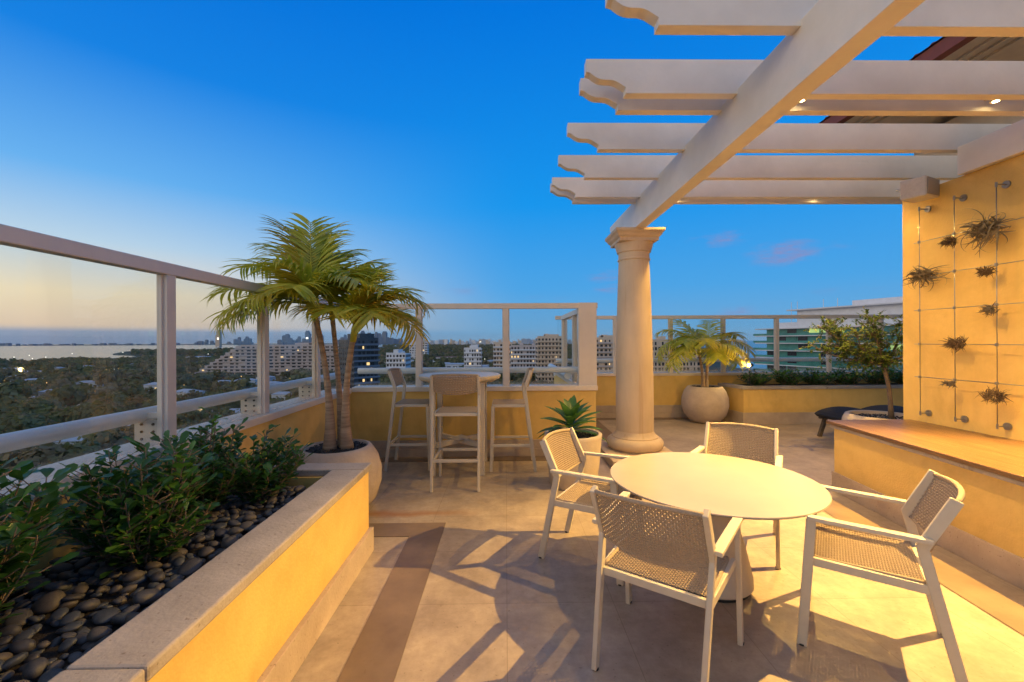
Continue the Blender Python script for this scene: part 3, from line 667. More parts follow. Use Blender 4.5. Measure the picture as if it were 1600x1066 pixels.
# ------------------------------------------------------------------ woven seats
def weave(mb, Sf, nu, nv, wu, wv, amp=.0022, n=4):
    """Sf(u,v)->Vector; nu strands along v direction, nv strands along u"""
    e = 1e-3
    def nrmv(u, v):
        a = Sf(min(u+e,1),v)-Sf(max(u-e,0),v); b_ = Sf(u,min(v+e,1))-Sf(u,max(v-e,0)); return a.cross(b_).normalized()
    for j in range(nv):
        v = (j+.5)/nv; pts = []
        for i in range(nu+1):
            u = i/nu; pts.append(Sf(u,v)+nrmv(u,v)*(amp if (i+j)%2 else -amp))
        mb.tube(pts, wu, n, False)
    for i in range(nu):
        u = (i+.5)/nu; pts = []
        for j in range(nv+1):
            v = j/nv; pts.append(Sf(u,v)+nrmv(u,v)*(amp*.6 if (i+j)%2 else -amp*.6))
        mb.tube(pts, wv, n, False)
def back_surface(hw, z0, z1, yb, yt, bulge):
    def f(u, v):
        x = (2*u-1)*hw; c = 1-(2*u-1)**2; zz = z0-(.030*c)*(1-v)+(z1+.012*c-z0)*v if v > .5 else z0-.030*c*(1-v)+(z1-z0+.012*c)*v
        return Vector((x, yb+(yt-yb)*v-bulge*c, zz))
    return f
def make_chair(label, group):
    t = thing('armchair', label, 'chair', (0,0,0), 0, group); F = M['frame']
    for s in (-1,1):
        q = MB(); q.bar((s*.285,.285,0),(s*.278,.245,.622),.042,.024,(1,0,0)); q.build('front_leg', F, t, bevel=.004)
        q = MB(); q.bar((s*.228,-.285,0),(s*.246,-.150,.60),.024,.042,(0,1,0)); q.bar((s*.246,-.152,.585),(s*.242,-.262,.815),.024,.046,(0,1,0)); q.build('rear_post', F, t, bevel=.004)
        q = MB(); q.bar((s*.284,.262,.632),(s*.266,-.185,.626),.044,.020,(0,0,1)); q.build('armrest', F, t, bevel=.004)
        q = MB(); q.bar((s*.262,.24,.415),(s*.238,-.185,.405),.022,.040,(0,0,1)); q.build('side_rail', F, t, bevel=.003)
        for gx, gy in ((s*.228,-.285),(s*.285,.285)):
            q = MB(); q.tube([(gx,gy,0),(gx,gy,.008)], .016, 10); q.build('glide', M['black'], t)
    q = MB(); q.bar((-.238,-.175,.405),(.238,-.175,.405),.024,.036,(0,0,1)); q.build('cross_rail', F, t, bevel=.003)
    q = MB(); q.bar((-.24,.20,.40),(.24,.20,.40),.02,.03,(0,0,1)); q.build('cross_rail', F, t, bevel=.003)
    def seat(u, v):
        y = -.165+.435*v; hwid = .232+.012*v
        if v > .86: hwid -= .05*((v-.86)/.14)**2
        z = .428-.012*math.sin(math.pi*v)*(1-(2*u-1)**2) - (.03*((v-.9)/.1)**2 if v > .9 else 0)
        return Vector(((2*u-1)*hwid, y, z))
    q = MB(); weave(q, seat, 40, 38, .0042, .0040); q.build('woven_seat', M['rope'], t)
    q = MB(); q.tube([seat(0,v/12) for v in range(13)]+[seat(u/16,1) for u in range(1,17)]+[seat(1,1-v/12) for v in range(1,13)], .010, 8); q.build('seat_edge', M['rope'], t, smooth=True)
    bs = back_surface(.235,.565,.800,-.165,-.262,.045)
    q = MB(); weave(q, bs, 42, 21, .0044, .0038); q.build('woven_back', M['rope'], t)
    q = MB(); q.tube([bs(u/20,1)+Vector((0,0,.002)) for u in range(21)], .012, 8); q.build('top_edge', M['rope'], t, smooth=True)
    q = MB(); q.tube([bs(u/20,0) for u in range(21)], .006, 8); q.build('bottom_edge', M['rope'], t, smooth=True)
    return t
GC = 'armchairs around the round table'
def face(fx_, fy_): return math.atan2(-fx_, fy_)
ch = make_chair('woven armchair nearest the camera with its back to it', GC)
ch.location = (.755,2.035,0); ch.rotation_euler = (0,0,face(.60,.80))
dup(ch, (.60,3.0,0), face(.86,-.52), 'woven armchair on the left of the round table in front of the tapered pot', GC)
dup(ch, (1.72,3.17,0), face(-.59,-.80), 'woven armchair on the far side of the round table facing the camera', GC)
dup(ch, (1.85,2.13,0), face(-.79,.61), 'woven armchair on the right of the round table near the bench', GC)

def make_stool(label, group):
    t = thing('bar_stool', label, 'bar stool', (0,0,0), 0, group); F = M['frame']
    for s in (-1,1):
        q = MB(); q.bar((s*.225,.24,0),(s*.215,.215,.75),.024,.034,(0,1,0)); q.build('front_leg', F, t, bevel=.003)
        q = MB(); q.bar((s*.235,-.27,0),(s*.235,-.15,.96),.026,.036,(0,1,0)); q.bar((s*.235,-.151,.95),(s*.235,-.225,1.16),.026,.036,(0,1,0)); q.build('rear_post', F, t, bevel=.003)
        q = MB(); q.bar((s*.218,.215,.755),(s*.225,-.16,.755),.022,.03); q.build('side_rail', F, t, bevel=.003)
        q = MB(); q.bar((s*.215,.215,.30),(s*.222,-.22,.30),.022,.03); q.build('foot_rail', F, t, bevel=.003)
    for y in (.225,-.232):
        q = MB(); q.bar((-.222,y,.30),(.222,y,.30),.022,.03); q.build('foot_rail', F, t, bevel=.003)
    for y in (.215,-.17):
        q = MB(); q.bar((-.216,y,.755),(.216,y,.755),.022,.032); q.build('cross_rail', F, t, bevel=.003)
    q = MB(); weave(q, lambda u, v: Vector(((2*u-1)*.205, -.165+.385*v, .774-.006*math.sin(math.pi*v))), 26, 26, .0056, .0056); q.build('woven_seat', M['rope'], t)
    bs = back_surface(.228,.985,1.155,-.165,-.23,.035)
    q = MB(); weave(q, bs, 28, 12, .0056, .0050); q.build('woven_back', M['rope'], t)
    q = MB(); q.tube([bs(u/20,1) for u in range(21)], .012, 8); q.build('back_edge', M['rope'], t, smooth=True)
    return t
GS = 'bar stools around the high table'
st = make_stool('bar stool nearest the camera seen from behind at the high table', GS); st.location = (-.51,4.52,0)
dup(st, (-1.13,5.20,0), R(-90), 'bar stool on the left of the high table beside the potted palm', GS)
dup(st, (.065,5.12,0), R(90), 'bar stool on the right of the high table, turned sideways', GS)

bt2 = thing('bar_table', 'high round bar table with four square legs by the wall', 'table', (-.545,5.06,0))
q = MB(); q.lathe([(.41,1.035),(.455,1.05),(.478,1.07),(.485,1.09),(.485,1.105),(.478,1.11),(.43,1.11),(.428,1.107)], 16); q.build('table_top', M['frame'], bt2)
q = MB(); q.lathe([(.001,1.1065),(.427,1.1068)], 48); q.v = [(a,b_,c) for a,b_,c in q.v]; q.build('top_inlay', M['bartop'], bt2)
for sx in (-1,1):
    for sy in (-1,1):
        q = MB(); q.box(sx*.275-.031,sx*.275+.031,sy*.275-.031,sy*.275+.031,0,1.04); q.build('leg', M['frame'], bt2, bevel=.004)
for a in (45,135):
    c_, s_ = math.cos(R(a)), math.sin(R(a)); q = MB()
    q.bar((-.36*c_,-.36*s_,.33+.001*a/45),(.36*c_,.36*s_,.33+.001*a/45),.05,.055); q.build('cross_brace', M['frame'], bt2, bevel=.004)
q = MB(); q.lathe([(.12,.345),(.16,.362),(.02,.372)], 4); q.build('brace_plate', M['frame'], bt2)
q = MB(); q.box(-.255,.255,-.285,-.265,.985,1.034); q.box(-.255,.255,.265,.285,.985,1.034); q.box(-.285,-.265,-.245,.245,.985,1.034); q.box(.265,.285,-.245,.245,.985,1.034); q.build('apron', M['frame'], bt2)

# ------------------------------------------------------------------ far planter, hedge, garden lamp, fig tree, loungers
fp = thing('far_planter', 'low yellow planter with a hedge along the far wall', 'planter', (4.22,7.55,0))
def shp(off): return [(4.13-off,8.22),(4.24-off,7.55-off),(9.3,7.55-off),(9.3,8.22)]
for nm, off, z0, z1, m in (('wall',0,0,.615,'yellow'),('skirting',.018,0,.20,'travertine')):
    q = MB(); q.prism([(a-4.22,b_-7.55) for a,b_ in shp(off)], z0, z1); q.build(nm, M[m], fp)
q = MB(); P = [(a-4.22,b_-7.55) for a,b_ in shp(.02)]
q.prism([P[0],P[1],(P[1][0]+.15,P[1][1]+.15),(P[0][0]+.15,P[0][1])], .616, .668); q.prism([P[1],P[2],(P[2][0],P[2][1]+.15),(P[1][0]+.15,P[1][1]+.15)], .616, .668); q.build('coping', M['coping'], fp, bevel=.004)
q = MB(); q.box(.15,5.0,.13,.66,.6155,.64); q.build('soil', M['soil'], fp)
hn = ['at the left end beside the garden lamp','second from the left','in the middle of the row','fourth from the left','behind the fig tree trunk','at the right end by the yellow wall']
for k in range(6):
    shrub('low green hedge shrub in the far planter, '+hn[k], 4.66+.56*k, 7.86, .63, [.30,.36,.33,.38,.40,.36][k], .30, 26, 70+k, lw=.035, ll=.06, group='hedge shrubs in the far planter', dens=1.0, name='hedge_shrub')
gl_ = thing('garden_lamp', 'small lit garden spotlight on a stake at the planter corner', 'lamp', (4.43,7.68,.64))
q = MB(); q.tube([(0,0,0),(0,0,.37)], .009, 8); q.build('stake', M['black'], gl_)
q = MB(); q.tube([(.055,.02,.40),(-.01,-.005,.40)], [.03,.034], 14); q.build('housing', M['black'], gl_, smooth=True, angle=40)
q = MB(); q.tube([(-.0105,-.005,.40),(-.014,-.006,.40)], .030, 14); q.build('lens', emis('garden_lamp_glow', (1,.78,.40), 60), gl_)
ld = bpy.data.lights.new('garden_lamp_light', 'SPOT'); ld.energy = 45; ld.color = (1,.68,.25); ld.spot_size = R(150); ld.spot_blend = .6; ld.shadow_soft_size = .03
lo = bpy.data.objects.new('lamp_light', ld); COL.objects.link(lo); lo.parent = gl_; lo.location = (-.03,-.012,.40); lo.rotation_euler = Vector((-1,-.15,.35)).to_track_quat('-Z','Y').to_euler()

fpot = pot('wide low pot holding the fig tree behind the bench', 4.97,5.55,[(.24,0),(.30,.02),(.40,.16),(.44,.32),(.43,.43),(.40,.495),(.375,.505),(.35,.50),(.345,.45)], M['pot2'], gz=.455, gr=.345, seed=9)
def ftree(label, x, y, z):
    r = random.Random(31); t = thing('fig_tree', label, 'tree', (x,y,z)); tr = MB(); lf = MB()
    def P(px, pz): return Vector((px, 0, pz))
    main = [Vector((.06,0,0)),Vector((.05,.0,.20)),Vector((.03,.0,.42)),Vector((-.02,0,.62)),Vector((-.05,.0,.72))]
    tr.tube(main, [.034,.028,.025,.024,.022], 10)
    limbs = [[(-.05,0,.70),(-.22,.05,.78),(-.45,.02,.86),(-.72,0,1.00)], [(-.05,0,.71),(-.14,-.04,.95),(-.18,-.02,1.15),(-.22,0,1.34)], [(-.04,0,.70),(.10,.04,.82),(.20,.05,1.05),(.28,.05,1.30)],
             [(-.05,0,.70),(-.30,-.12,.82),(-.50,-.18,.95),(-.58,-.2,1.20)], [(.0,0,.72),(.16,-.12,.85),(.34,-.18,.95),(.5,-.2,1.1)], [(-.05,0,.72),(-.3,.16,.9),(-.45,.22,1.1),(-.5,.25,1.3)], [(0,0,.7),(.05,.16,.95),(.1,.25,1.15),(.1,.3,1.35)],[(-.1,0,.72),(-.38,.0,.76),(-.68,.05,.84),(-.98,.05,.98)], [(-.1,0,.74),(-.4,.1,.95),(-.65,.12,1.12),(-.8,.12,1.22)]]
    for lm in limbs:
        pts = [Vector(p) for p in lm]; tr.tube(pts, [.016,.012,.008,.004], 6)
        for k in range(62):
            i = r.choice([0,1,1,2,2]); u = r.random(); p = pts[i].lerp(pts[i+1], u)
            d = Vector((r.gauss(0,1),r.gauss(0,1),r.gauss(.25,.7))).normalized(); ln = r.uniform(.06,.22); e = p+d*ln
            tr.tube([p, e], [.003,.0015], 4)
            for j in range(9):
                q0 = p.lerp(e, r.uniform(.3,1)); dd = (d+Vector((r.gauss(0,1),r.gauss(0,1),r.gauss(.1,.6)))).normalized()
                leaf_geo(lf, q0+dd*.006, dd, (r.uniform(-.4,.4),r.uniform(-.4,.4),1), r.uniform(.035,.055), r.uniform(.018,.028), r.uniform(0,.6), 3, .2)
    tr.build('trunk', M['bark'], t, smooth=True); lf.build('crown', M['ficus'], t, smooth=True)
ftree('small spreading fig tree in the pot beside the yellow wall', 5.02, 5.55, .45)
G_L = 'dark cushioned lounge seats beyond the bench'
lg = thing('lounge_seat', 'dark arched lounge seat on wooden legs behind the bench end', 'lounge chair', (5.28,6.25,0), 0, G_L)
q = MB(); pr = [(-.48,.40)]
for i in range(17):
    u = i/16; pr.append((-.50+1.05*u, .42+.125*math.sin(math.pi*min(1,u*1.05)**.75)))
pr += [(.55,.37)]+[(.45-.9*i/6, .36+.05*math.sin(math.pi*(1-i/6))) for i in range(7)]
q.prism(pr, -.30, .32, 'y'); q.build('cushion', M['cushion'], lg, bevel=.02)
for sy in (-1,1):
    q = MB(); q.bar((-.44,sy*.27,.345),(.5,sy*.27,.345),.04,.03); q.build('base_rail', M['rattan'], lg)
for sx, sy in ((-1,-1),(1,-1),(-1,1),(1,1)):
    q = MB(); q.bar((sx*.36,sy*.25,.35),(sx*.44,sy*.27,0),.045,.05,(0,1,0)); q.build('leg', M['rattan'], lg)
lg.scale = (1,1,.84)
dup(lg, (6.05,6.35,0), R(-12), 'dark arched lounge seat partly hidden by the yellow wall', G_L)

# ================================================================== the city, far below
GZ = -40.0; FPX = 666.67
def hor(px): return 533.1-(px-790)*.00524
def gp(px, py):                       # a pixel's point on the ground plane
    y = (1.5-GZ)*FPX/(py-hor(px)); return ((px-790)/FPX*y, y)
def wx(px, Y): return (px-790)/FPX*Y
def wz(px, py, Y): return 1.5-(py-hor(px))*Y/FPX
M['water'] = mat('bay_water', (.035,.065,.085), (.03,.055,.075), .002, .16, .0, spec=.6)
nt = M['water'].node_tree; b_ = [n for n in nt.nodes if n.type == 'BSDF_PRINCIPLED'][0]
wv = N(nt, 'ShaderNodeTexNoise'); wv.inputs['Scale'].default_value = .09; wv.inputs['Detail'].default_value = 3
tcn = [n for n in nt.nodes if n.type == 'TEX_COORD'][0]; L(nt, tcn.outputs['Object'], wv.inputs[0])
bp = N(nt, 'ShaderNodeBump'); bp.inputs['Strength'].default_value = .35; bp.inputs['Distance'].default_value = 1.2; L(nt, wv.outputs[0], bp.inputs['Height']); L(nt, bp.outputs[0], b_.inputs['Normal'])
M['land'] = mat('land', (.09,.10,.05), (.05,.058,.035), .05, .95)
M['mangrove'] = mat('mangrove', (.07,.10,.06), (.045,.065,.04), .01, .95)
M['canopy'] = mat('tree_canopy', (.23,.22,.10), (.12,.135,.06), .06, .8, thr=(.4,.6))
M['canopy2'] = mat('tree_canopy_olive', (.32,.25,.14), (.18,.15,.085), .08, .8)
M['cwall'] = mat('condo_wall', (.62,.52,.48), (.55,.46,.42), .5, .85)
M['cwall2'] = mat('condo_wall_tan', (.72,.56,.42), (.64,.50,.37), .5, .85)
M['cwhite'] = mat('white_wall', (.80,.79,.80), (.72,.71,.72), .5, .8)
M['cdark'] = mat('dark_facade', (.07,.08,.095), (.05,.06,.07), .5, .5)
M['win'] = mat('dark_window', (.03,.035,.045), (.02,.022,.03), .8, .15)
M['gglass'] = mat('green_glass', (.10,.36,.31), (.05,.20,.18), .12, .18)
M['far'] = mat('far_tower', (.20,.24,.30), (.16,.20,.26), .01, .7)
M['roofw'] = mat('pale_flat_roof', (.50,.54,.60), (.40,.43,.48), .3, .7)
M['roofr'] = mat('orange_roof', (.32,.14,.08), (.25,.11,.06), .3, .8)
q = MB(); q.add([(-21900,-2300,GZ-.8),(21900,-2300,GZ-.8),(21900,21900,GZ-.8),(-21900,21900,GZ-.8)], [(0,1,2,3)]); q.build('bay_water', M['water'], kind='structure')
def land(name, pts, m, z=GZ):
    q = MB(); P = pts; q.prism([(a,b) for a,b in P], z-.7, z); q.build(name, m, kind='structure')
shore = [gp(-500,578),gp(-60,568),gp(0,566.5),gp(60,567),(gp(120,565)),gp(165,560.5),gp(215,558),gp(250,557),gp(215,555.5),gp(186,554.5),gp(184,552.8),gp(205,549),gp(260,547.6),gp(345,547.2),gp(430,546),gp(590,542.2),gp(622,541),gp(655,538.5),gp(760,537)]
land('ground', [(-800,-900)]+shore+[gp(860,535.4),gp(1000,535.2),gp(1060,538),gp(1110,545),gp(1150,575),(330,120),(330,-900)], M['land'])
fs_ = [(wx(px,8200+250*math.sin(px*.03)), 8200+250*math.sin(px*.03)) for px in range(-700,640,60)]+[(wx(660,6800),6800),(wx(840,6300),6300),(wx(1010,9000),9000)]
land('far_shore', fs_+[(3500,12500),(-21000,12500)], M['mangrove'])
land('mangrove_island', [(wx(430,2900),2900),(wx(560,2700),2700),(wx(600,2500),2500)][:0] or [(wx(150,7300),7300),(wx(250,7500),7500),(wx(330,7300),7300)], M['mangrove'], GZ+.2)

# --- trees
def crown_quads(r, n, rx, rz, cz, leaf):
    vs = np.zeros((n*4,3)); k = 0
    for i in range(n):
        a = r.uniform(0,6.28); e = math.asin(r.uniform(-.35,1)); rad = r.uniform(.62,1.03)*(1+.16*math.sin(3*a+e*4))
        c = np.array([math.cos(a)*math.cos(e)*rx*rad, math.sin(a)*math.cos(e)*rx*rad, cz+math.sin(e)*rz*rad])
        nn = Vector((math.cos(a)*math.cos(e)+r.gauss(0,.5), math.sin(a)*math.cos(e)+r.gauss(0,.5), math.sin(e)+r.gauss(.3,.5))).normalized()
        t1 = nn.orthogonal().normalized(); t1 = (Matrix.Rotation(r.uniform(0,6.28),3,nn) @ t1); t2 = nn.cross(t1); s = leaf*r.uniform(.6,1.25)
        for (u, v) in ((-1,-.7),(1,-.9),(.8,.9),(-.9,.8)): vs[k] = c+np.array(t1*u*s+t2*v*s); k += 1
    return vs
def tree_proto(seed, n, rx, rz, h, m, label, group):
    r = random.Random(seed); t = thing('broadleaf_tree', label, 'tree', (0,0,GZ), 0, group); v = crown_quads(r, n, rx, rz, h, .62)
    q = MB(); q.v = [tuple(p) for p in v]; q.f = [(4*i,4*i+1,4*i+2,4*i+3) for i in range(n)]; q.build('crown', M[m], t)
    q = MB(); q.tube([(0,0,-.2),(.2,.1,h*.5),(.3,0,h)], [.4,.28,.15], 6); q.tube([(.2,.1,h*.5),(1.8,.6,h*1.05)], [.2,.08], 5); q.tube([(.2,.1,h*.5),(-1.6,-.4,h*1.05)], [.2,.08], 5); q.build('trunk', M['bark'], t)
    return t
TG = 'leafy trees filling the streets below the left fence'; TL = 'dark leafy tree among the rooftops below the terrace'
protos = [tree_proto(i, 330, *a, TL, TG) for i, a in enumerate([(5.2,4.2,6.5,'canopy'),(4.4,3.8,6,'canopy2'),(6.4,4.6,7.5,'canopy'),(5.6,3.8,6.5,'canopy2')])]
rt = random.Random(17); placed = []; used = [False]*4
HX = []                                   # building footprints (x,y,r) kept clear of trees
def clear_at(x, y, rad): HX.append((x,y,rad))
def free(x, y, m=0): return all((x-a)**2+(y-b)**2 > (c+m)**2 for a,b,c in HX)

# --- buildings
def building(name, label, u0, v0, u1, v1, depth, z1, floors, bays, wall, rail=None, wfrac=.62, hfrac=.5, lit=.06, step=0, rail_d=1.4, group=None, zb=GZ, vis_floors=None, topbox=None, litm='lit', rng=1):
    """front face from (u0,v0) to (u1,v1) in world, as seen from the terrace left to right"""
    r = random.Random(rng); A = Vector((u0,v0,0)); B = Vector((u1,v1,0)); Wd = (B-A).length; ang = math.atan2(v1-v0,u1-u0)
    t = thing(name, label, 'building', (u0,v0,zb), ang, group); H = z1-zb; fh = H/floors
    for k in range(12): p = A.lerp(B, k/11); clear_at(p.x-math.sin(ang)*depth/2, p.y+math.cos(ang)*depth/2, depth/2+5)
    q = MB(); n0 = len(q.v)
    for f in range(floors):
        s = step*f; q.box(s, Wd, 0, depth, f*fh, (f+1)*fh-.002)
    q.build('wall', M[wall], t)
    bw = Wd/bays; cnt = 0; rest = MB(); restlit = MB(); fl_from = floors-1; slabs = MB()
    for f in range(floors-1, -1, -1):
        s = step*f
        slabs.box(s-.3, Wd+.3, -rail_d, .05, f*fh-.12, f*fh+.12)
        if rail: slabs.box(s-.3, Wd+.3, -rail_d, -rail_d+.15, f*fh+.13, f*fh+fh*.30)
        for b in range(bays):
            x0 = b*bw+bw*(1-wfrac)/2; x1 = x0+bw*wfrac
            x1 -= bw*wfrac*r.choice([0,0,0,.25,.45])
            if x0 < s+.3 or r.random() < .06: continue
            if vis_floors and f < floors-vis_floors: continue
            z0 = f*fh+fh*(1-hfrac)*.55; z_1 = z0+fh*hfrac; isl = r.random() < lit*.7
            if isl: x1 = x0+(x1-x0)*r.uniform(.3,.9); z0 += fh*hfrac*.15
            if cnt < 98:
                w = MB(); w.box(x0, x1, -.10, -.01, z0, z_1); w.build('window', M[litm] if isl else M['win'], t); cnt += 1
            else: (restlit if isl else rest).box(x0, x1, -.10, -.01, z0, z_1)
    # side windows on the left end
    slabs.build('balcony_slabs', M[rail] if rail else M[wall], t)
    if rest.v:
        o = rest.build('window_rows', M['win'], t); o['kind'] = 'stuff'
    if restlit.v:
        o = restlit.build('lit_window_rows', M[litm], t); o['kind'] = 'stuff'
    q = MB(); sd = MB()
    for f in range(floors):
        for b in range(max(1,int(depth/bw))):
            sd.box(Wd+.01, Wd+.09, b*bw+bw*.2, b*bw+bw*.8, f*fh+fh*.25, f*fh+fh*.75)
            if not step: sd.box(-.09, -.01, b*bw+bw*.2, b*bw+bw*.8, f*fh+fh*.25, f*fh+fh*.75)
    o = sd.build('side_windows', M['win'], t); o['kind'] = 'stuff'
    q.box(step*floors, Wd, 0, .4, H, H+1.1); q.box(step*floors+Wd*.3, step*floors+Wd*.42, depth*.3, depth*.6, H, H+3); q.box(Wd*.72, Wd*.8, depth*.3, depth*.6, H, H+2.4)
    if topbox: q.box(topbox[0]*Wd, topbox[1]*Wd, 2, depth-2, H, H+topbox[2])
    q.build('rooftop', M[wall], t)
    return t
def by_px(name, label, px0, px1, Y, ytop, floors, bays, wall, depth=16, Y1=None, **k):
    Y1 = Y1 or Y; mid = (px0+px1)/2
    return building(name, label, wx(px0,Y), Y, wx(px1,Y1), Y1, depth, wz(mid,ytop,(Y+Y1)/2), floors, bays, wall, **k)
by_px('stepped_condominium', 'long pinkish condominium stepping down to the left beyond the fence', 293, 552, 455, 540.5, 11, 30, 'cwall', depth=26, rail='cwall', step=5.4, wfrac=.66, hfrac=.46, lit=.10, rng=2)
by_px('dark_condominium', 'dark glass apartment tower with lit windows behind the palm trunks', 554, 592, 235, 531, 14, 6, 'cdark', depth=20, rail='far', wfrac=.85, hfrac=.6, lit=.14, Y1=245, topbox=(.3,.9,3.5), rng=3)
by_px('white_apartments', 'low white building with roof tank beyond the fence', 604, 634, 400, 553, 7, 6, 'cwhite', depth=22, lit=.05, topbox=(.35,.6,4), rng=4)
by_px('white_apartments', 'small white apartment block standing in front of the mangroves', 725, 752, 420, 545, 8, 7, 'cwhite', depth=18, lit=.03, topbox=(.4,.8,4), rng=5)
by_px('cream_condominium', 'cream apartment slab left of the lit condominium', 771, 800, 430, 536.5, 9, 6, 'cwall2', depth=18, lit=.08, rail='cwhite', rng=6)
by_px('stepped_apartments', 'dim stepped apartment block with lit rooftop floors', 798, 846, 400, 541, 9, 10, 'cwall', depth=20, lit=.22, rail='cwhite', rng=7)
by_px('tan_condominium', 'tall tan condominium block seen through the right bar fence pane', 840, 884, 330, 527.5, 13, 8, 'cwall2', depth=24, rail='cwall2', lit=.04, wfrac=.6, topbox=(.3,.75,2.5), rng=8)
by_px('tan_condominium', 'brown condominium visible just left of the column', 930, 985, 300, 529.5, 13, 8, 'cwall2', depth=24, rail='cwall', lit=.05, wfrac=.6, topbox=(.3,.7,2.5), rng=9)
by_px('lattice_condominium', 'pale condominium with a grid of square openings behind the small palm', 1012, 1096, 260, 533, 13, 15, 'cwall2', depth=20, rail=None, rail_d=.3, lit=.05, wfrac=.62, hfrac=.62, rng=10)
by_px('cream_condominium', 'cream condominium top hidden behind the palm pot fronds', 640, 668, 900, 535, 8, 7, 'cwhite', depth=18, lit=.06, rng=15)

# green glass tower at right with long white slab edges
gt = thing('glass_tower', 'green glass residential tower with long white balcony edges', 'building', (126,214,GZ), math.atan2(150-214,150-126))
Wd = 74.0; fh = 3.45; TOP = wz(1180,514.5,212)-GZ
def curve(off_l, off_f, off_r):
    return [(-off_l,2.5-off_f*.2),(1.5-off_l,-off_f),(Wd+off_r,-off_f-2),(Wd+off_r,26),(-off_l,26)]
bays = 13; cnt = 0
q = MB(); q.prism([(6,.8),(Wd,-1.2),(Wd,24),(6,24)], 0, TOP-.2); q.build('glass_core', M['gglass'], gt)
for f in range(14):
    z = TOP-f*fh
    q = MB(); q.prism(curve(0,1.6,.5), z-.28, z+.12); q.build('balcony_slab', M['cwhite'], gt)
    q = MB(); q.prism([(.4,-1.45),(Wd,-3.45),(Wd,-3.35),(.4,-1.35)], z+.13, z+1.1); 
    if f: q.build('glass_balustrade', M['gglass'], gt)
    if f < 6:
        for b in range(bays):
            x0 = 6.5+b*(Wd-7)/bays; x1 = x0+(Wd-7)/bays*.86; yl = lambda x: .8-2*(x-6)/(Wd-6)-.12
            lit_ = (f == 0 and b in (4,5,6)) or (f > 0 and rnd.random() < .04)
            w = MB(); w.prism([(x0,yl(x0)),(x1,yl(x1)),(x1,yl(x1)+.1),(x0,yl(x0)+.1)], z-fh+.35, z-.45); w.build('window', M['litg'] if lit_ else (M['gglass'] if rnd.random() < .6 else M['win']), gt)
q = MB(); q.box(19,Wd,4,22,TOP+.12,TOP+8.2); q.box(8,20,6,20,TOP+.12,TOP+3.0); q.build('penthouse', M['cwhite'], gt)
q = MB(); q.box(16,Wd+1,1,24,TOP+8.2,TOP+8.7); q.box(40,Wd,8,20,TOP+8.7,TOP+11.2); q.build('roof_slab', M['cwhite'], gt)
q = MB()
for x in (12,15,27,33): q.tube([(x,10,TOP+(8.7 if x > 16 else 3)),(x,10,TOP+13)], .12, 5)
q.build('antennas', M['cwhite'], gt)

# houses among the trees: (px, py of base, width m, height m, roof material, turn)
HL = [('low house with a wide pale roof between the trees, far left', 20,588,22,5,'roofw',.1),('long pale roofed house left of the first fence post', 55,591,26,4,'roofw',.05),
 ('flat roofed white house above the trees near the shore', 135,583,20,5,'roofw',.2),('small house half hidden in the trees mid left', 145,615,14,5,'roofw',.3),
 ('white roofed pavilion just left of the mounting plate', 190,703,19,5,'roofw',-.1),('blue grey roof low at the left edge', 3,722,17,3,'roofw',.1),
 ('pale curved roof behind the near shrubs', 95,712,20,3,'roofw',.15),('white house with a lit window right of the first post', 300,575,18,5,'roofw',0),
 ('white hall with bright lights below the mangroves', 310,566,40,6,'roofw',0),('grey roof beyond the second fence panel', 322,655,16,4,'roofw',.2),
 ('pale gabled house under the stepped condominium', 385,612,16,5,'roofw',.3),('blue roofed house behind the second post', 372,668,14,4,'roofw',.1),
 ('small white house near the corner post', 440,640,12,5,'roofw',-.2),('long orange roofed school by the mangroves', 700,566,60,5,'roofr',0),
 ('second orange roofed block beside the school', 668,562,34,5,'roofr',.1),('wide pale flat roof below the white block', 715,583,34,6,'roofw',0),
 ('low white annex in front of the flat roof', 700,596,24,5,'roofw',.05),('white house beside the fence post at centre', 640,575,16,6,'roofw',.1),
 ('grey roofed house below the cream slab', 780,590,16,5,'roofw',.2),('dark flat roof near the shore at left', 215,577,24,4,'roofw',.1),
 ('small lit house in the trees, centre left', 95,586,14,5,'roofw',0),('tiny pale house under the stepped condominium at left', 262,583,12,4,'roofw',0),
 ('pale roof peeking above trees left of the palm', 420,618,16,5,'roofw',.2),('white house far behind the orange roofs', 618,566,20,5,'roofw',0),('grey house low in the bar fence pane', 615,590,14,5,'roofw',0)]
for k, (lb, px, py, w, h, rm, rz) in enumerate(HL):
    x, y = gp(px, py); t = thing('house', lb, 'house', (x,y,GZ), rz, None); d = w*.6; clear_at(x, y+d*.3, w*.62)
    if y < 900: clear_at(x*.965, y*.965, w*.5)
    h *= 1.9; q = MB(); q.box(-w/2,w/2,0,d,0,h); q.build('wall', M['cwhite'], t)
    q = MB(); q.add([(-w/2-.6,-.6,h+.01),(w/2+.6,-.6,h+.01),(w/2+.6,d+.6,h+.01),(-w/2-.6,d+.6,h+.01),(-w*.3,d*.5,h+1.4),(w*.3,d*.5,h+1.4)], [(0,1,5,4),(1,2,5),(2,3,4,5),(3,0,4),(3,2,1,0)]); q.build('roof', M[rm], t)
    for i in range(4):
        q = MB(); a = -w/2+w*(.08+.24*i); q.box(a,a+w*.15,-.06,-.01,h*.3,h*.78); q.build('window', M['lit'] if (k*3+i) % 7 == 0 else M['win'], t)
h0 = [o for o in COL.objects if o.get('category') == 'house'][11]; rh = random.Random(44); nh = 0
HG = 'small pale roofed houses scattered among the distant trees'
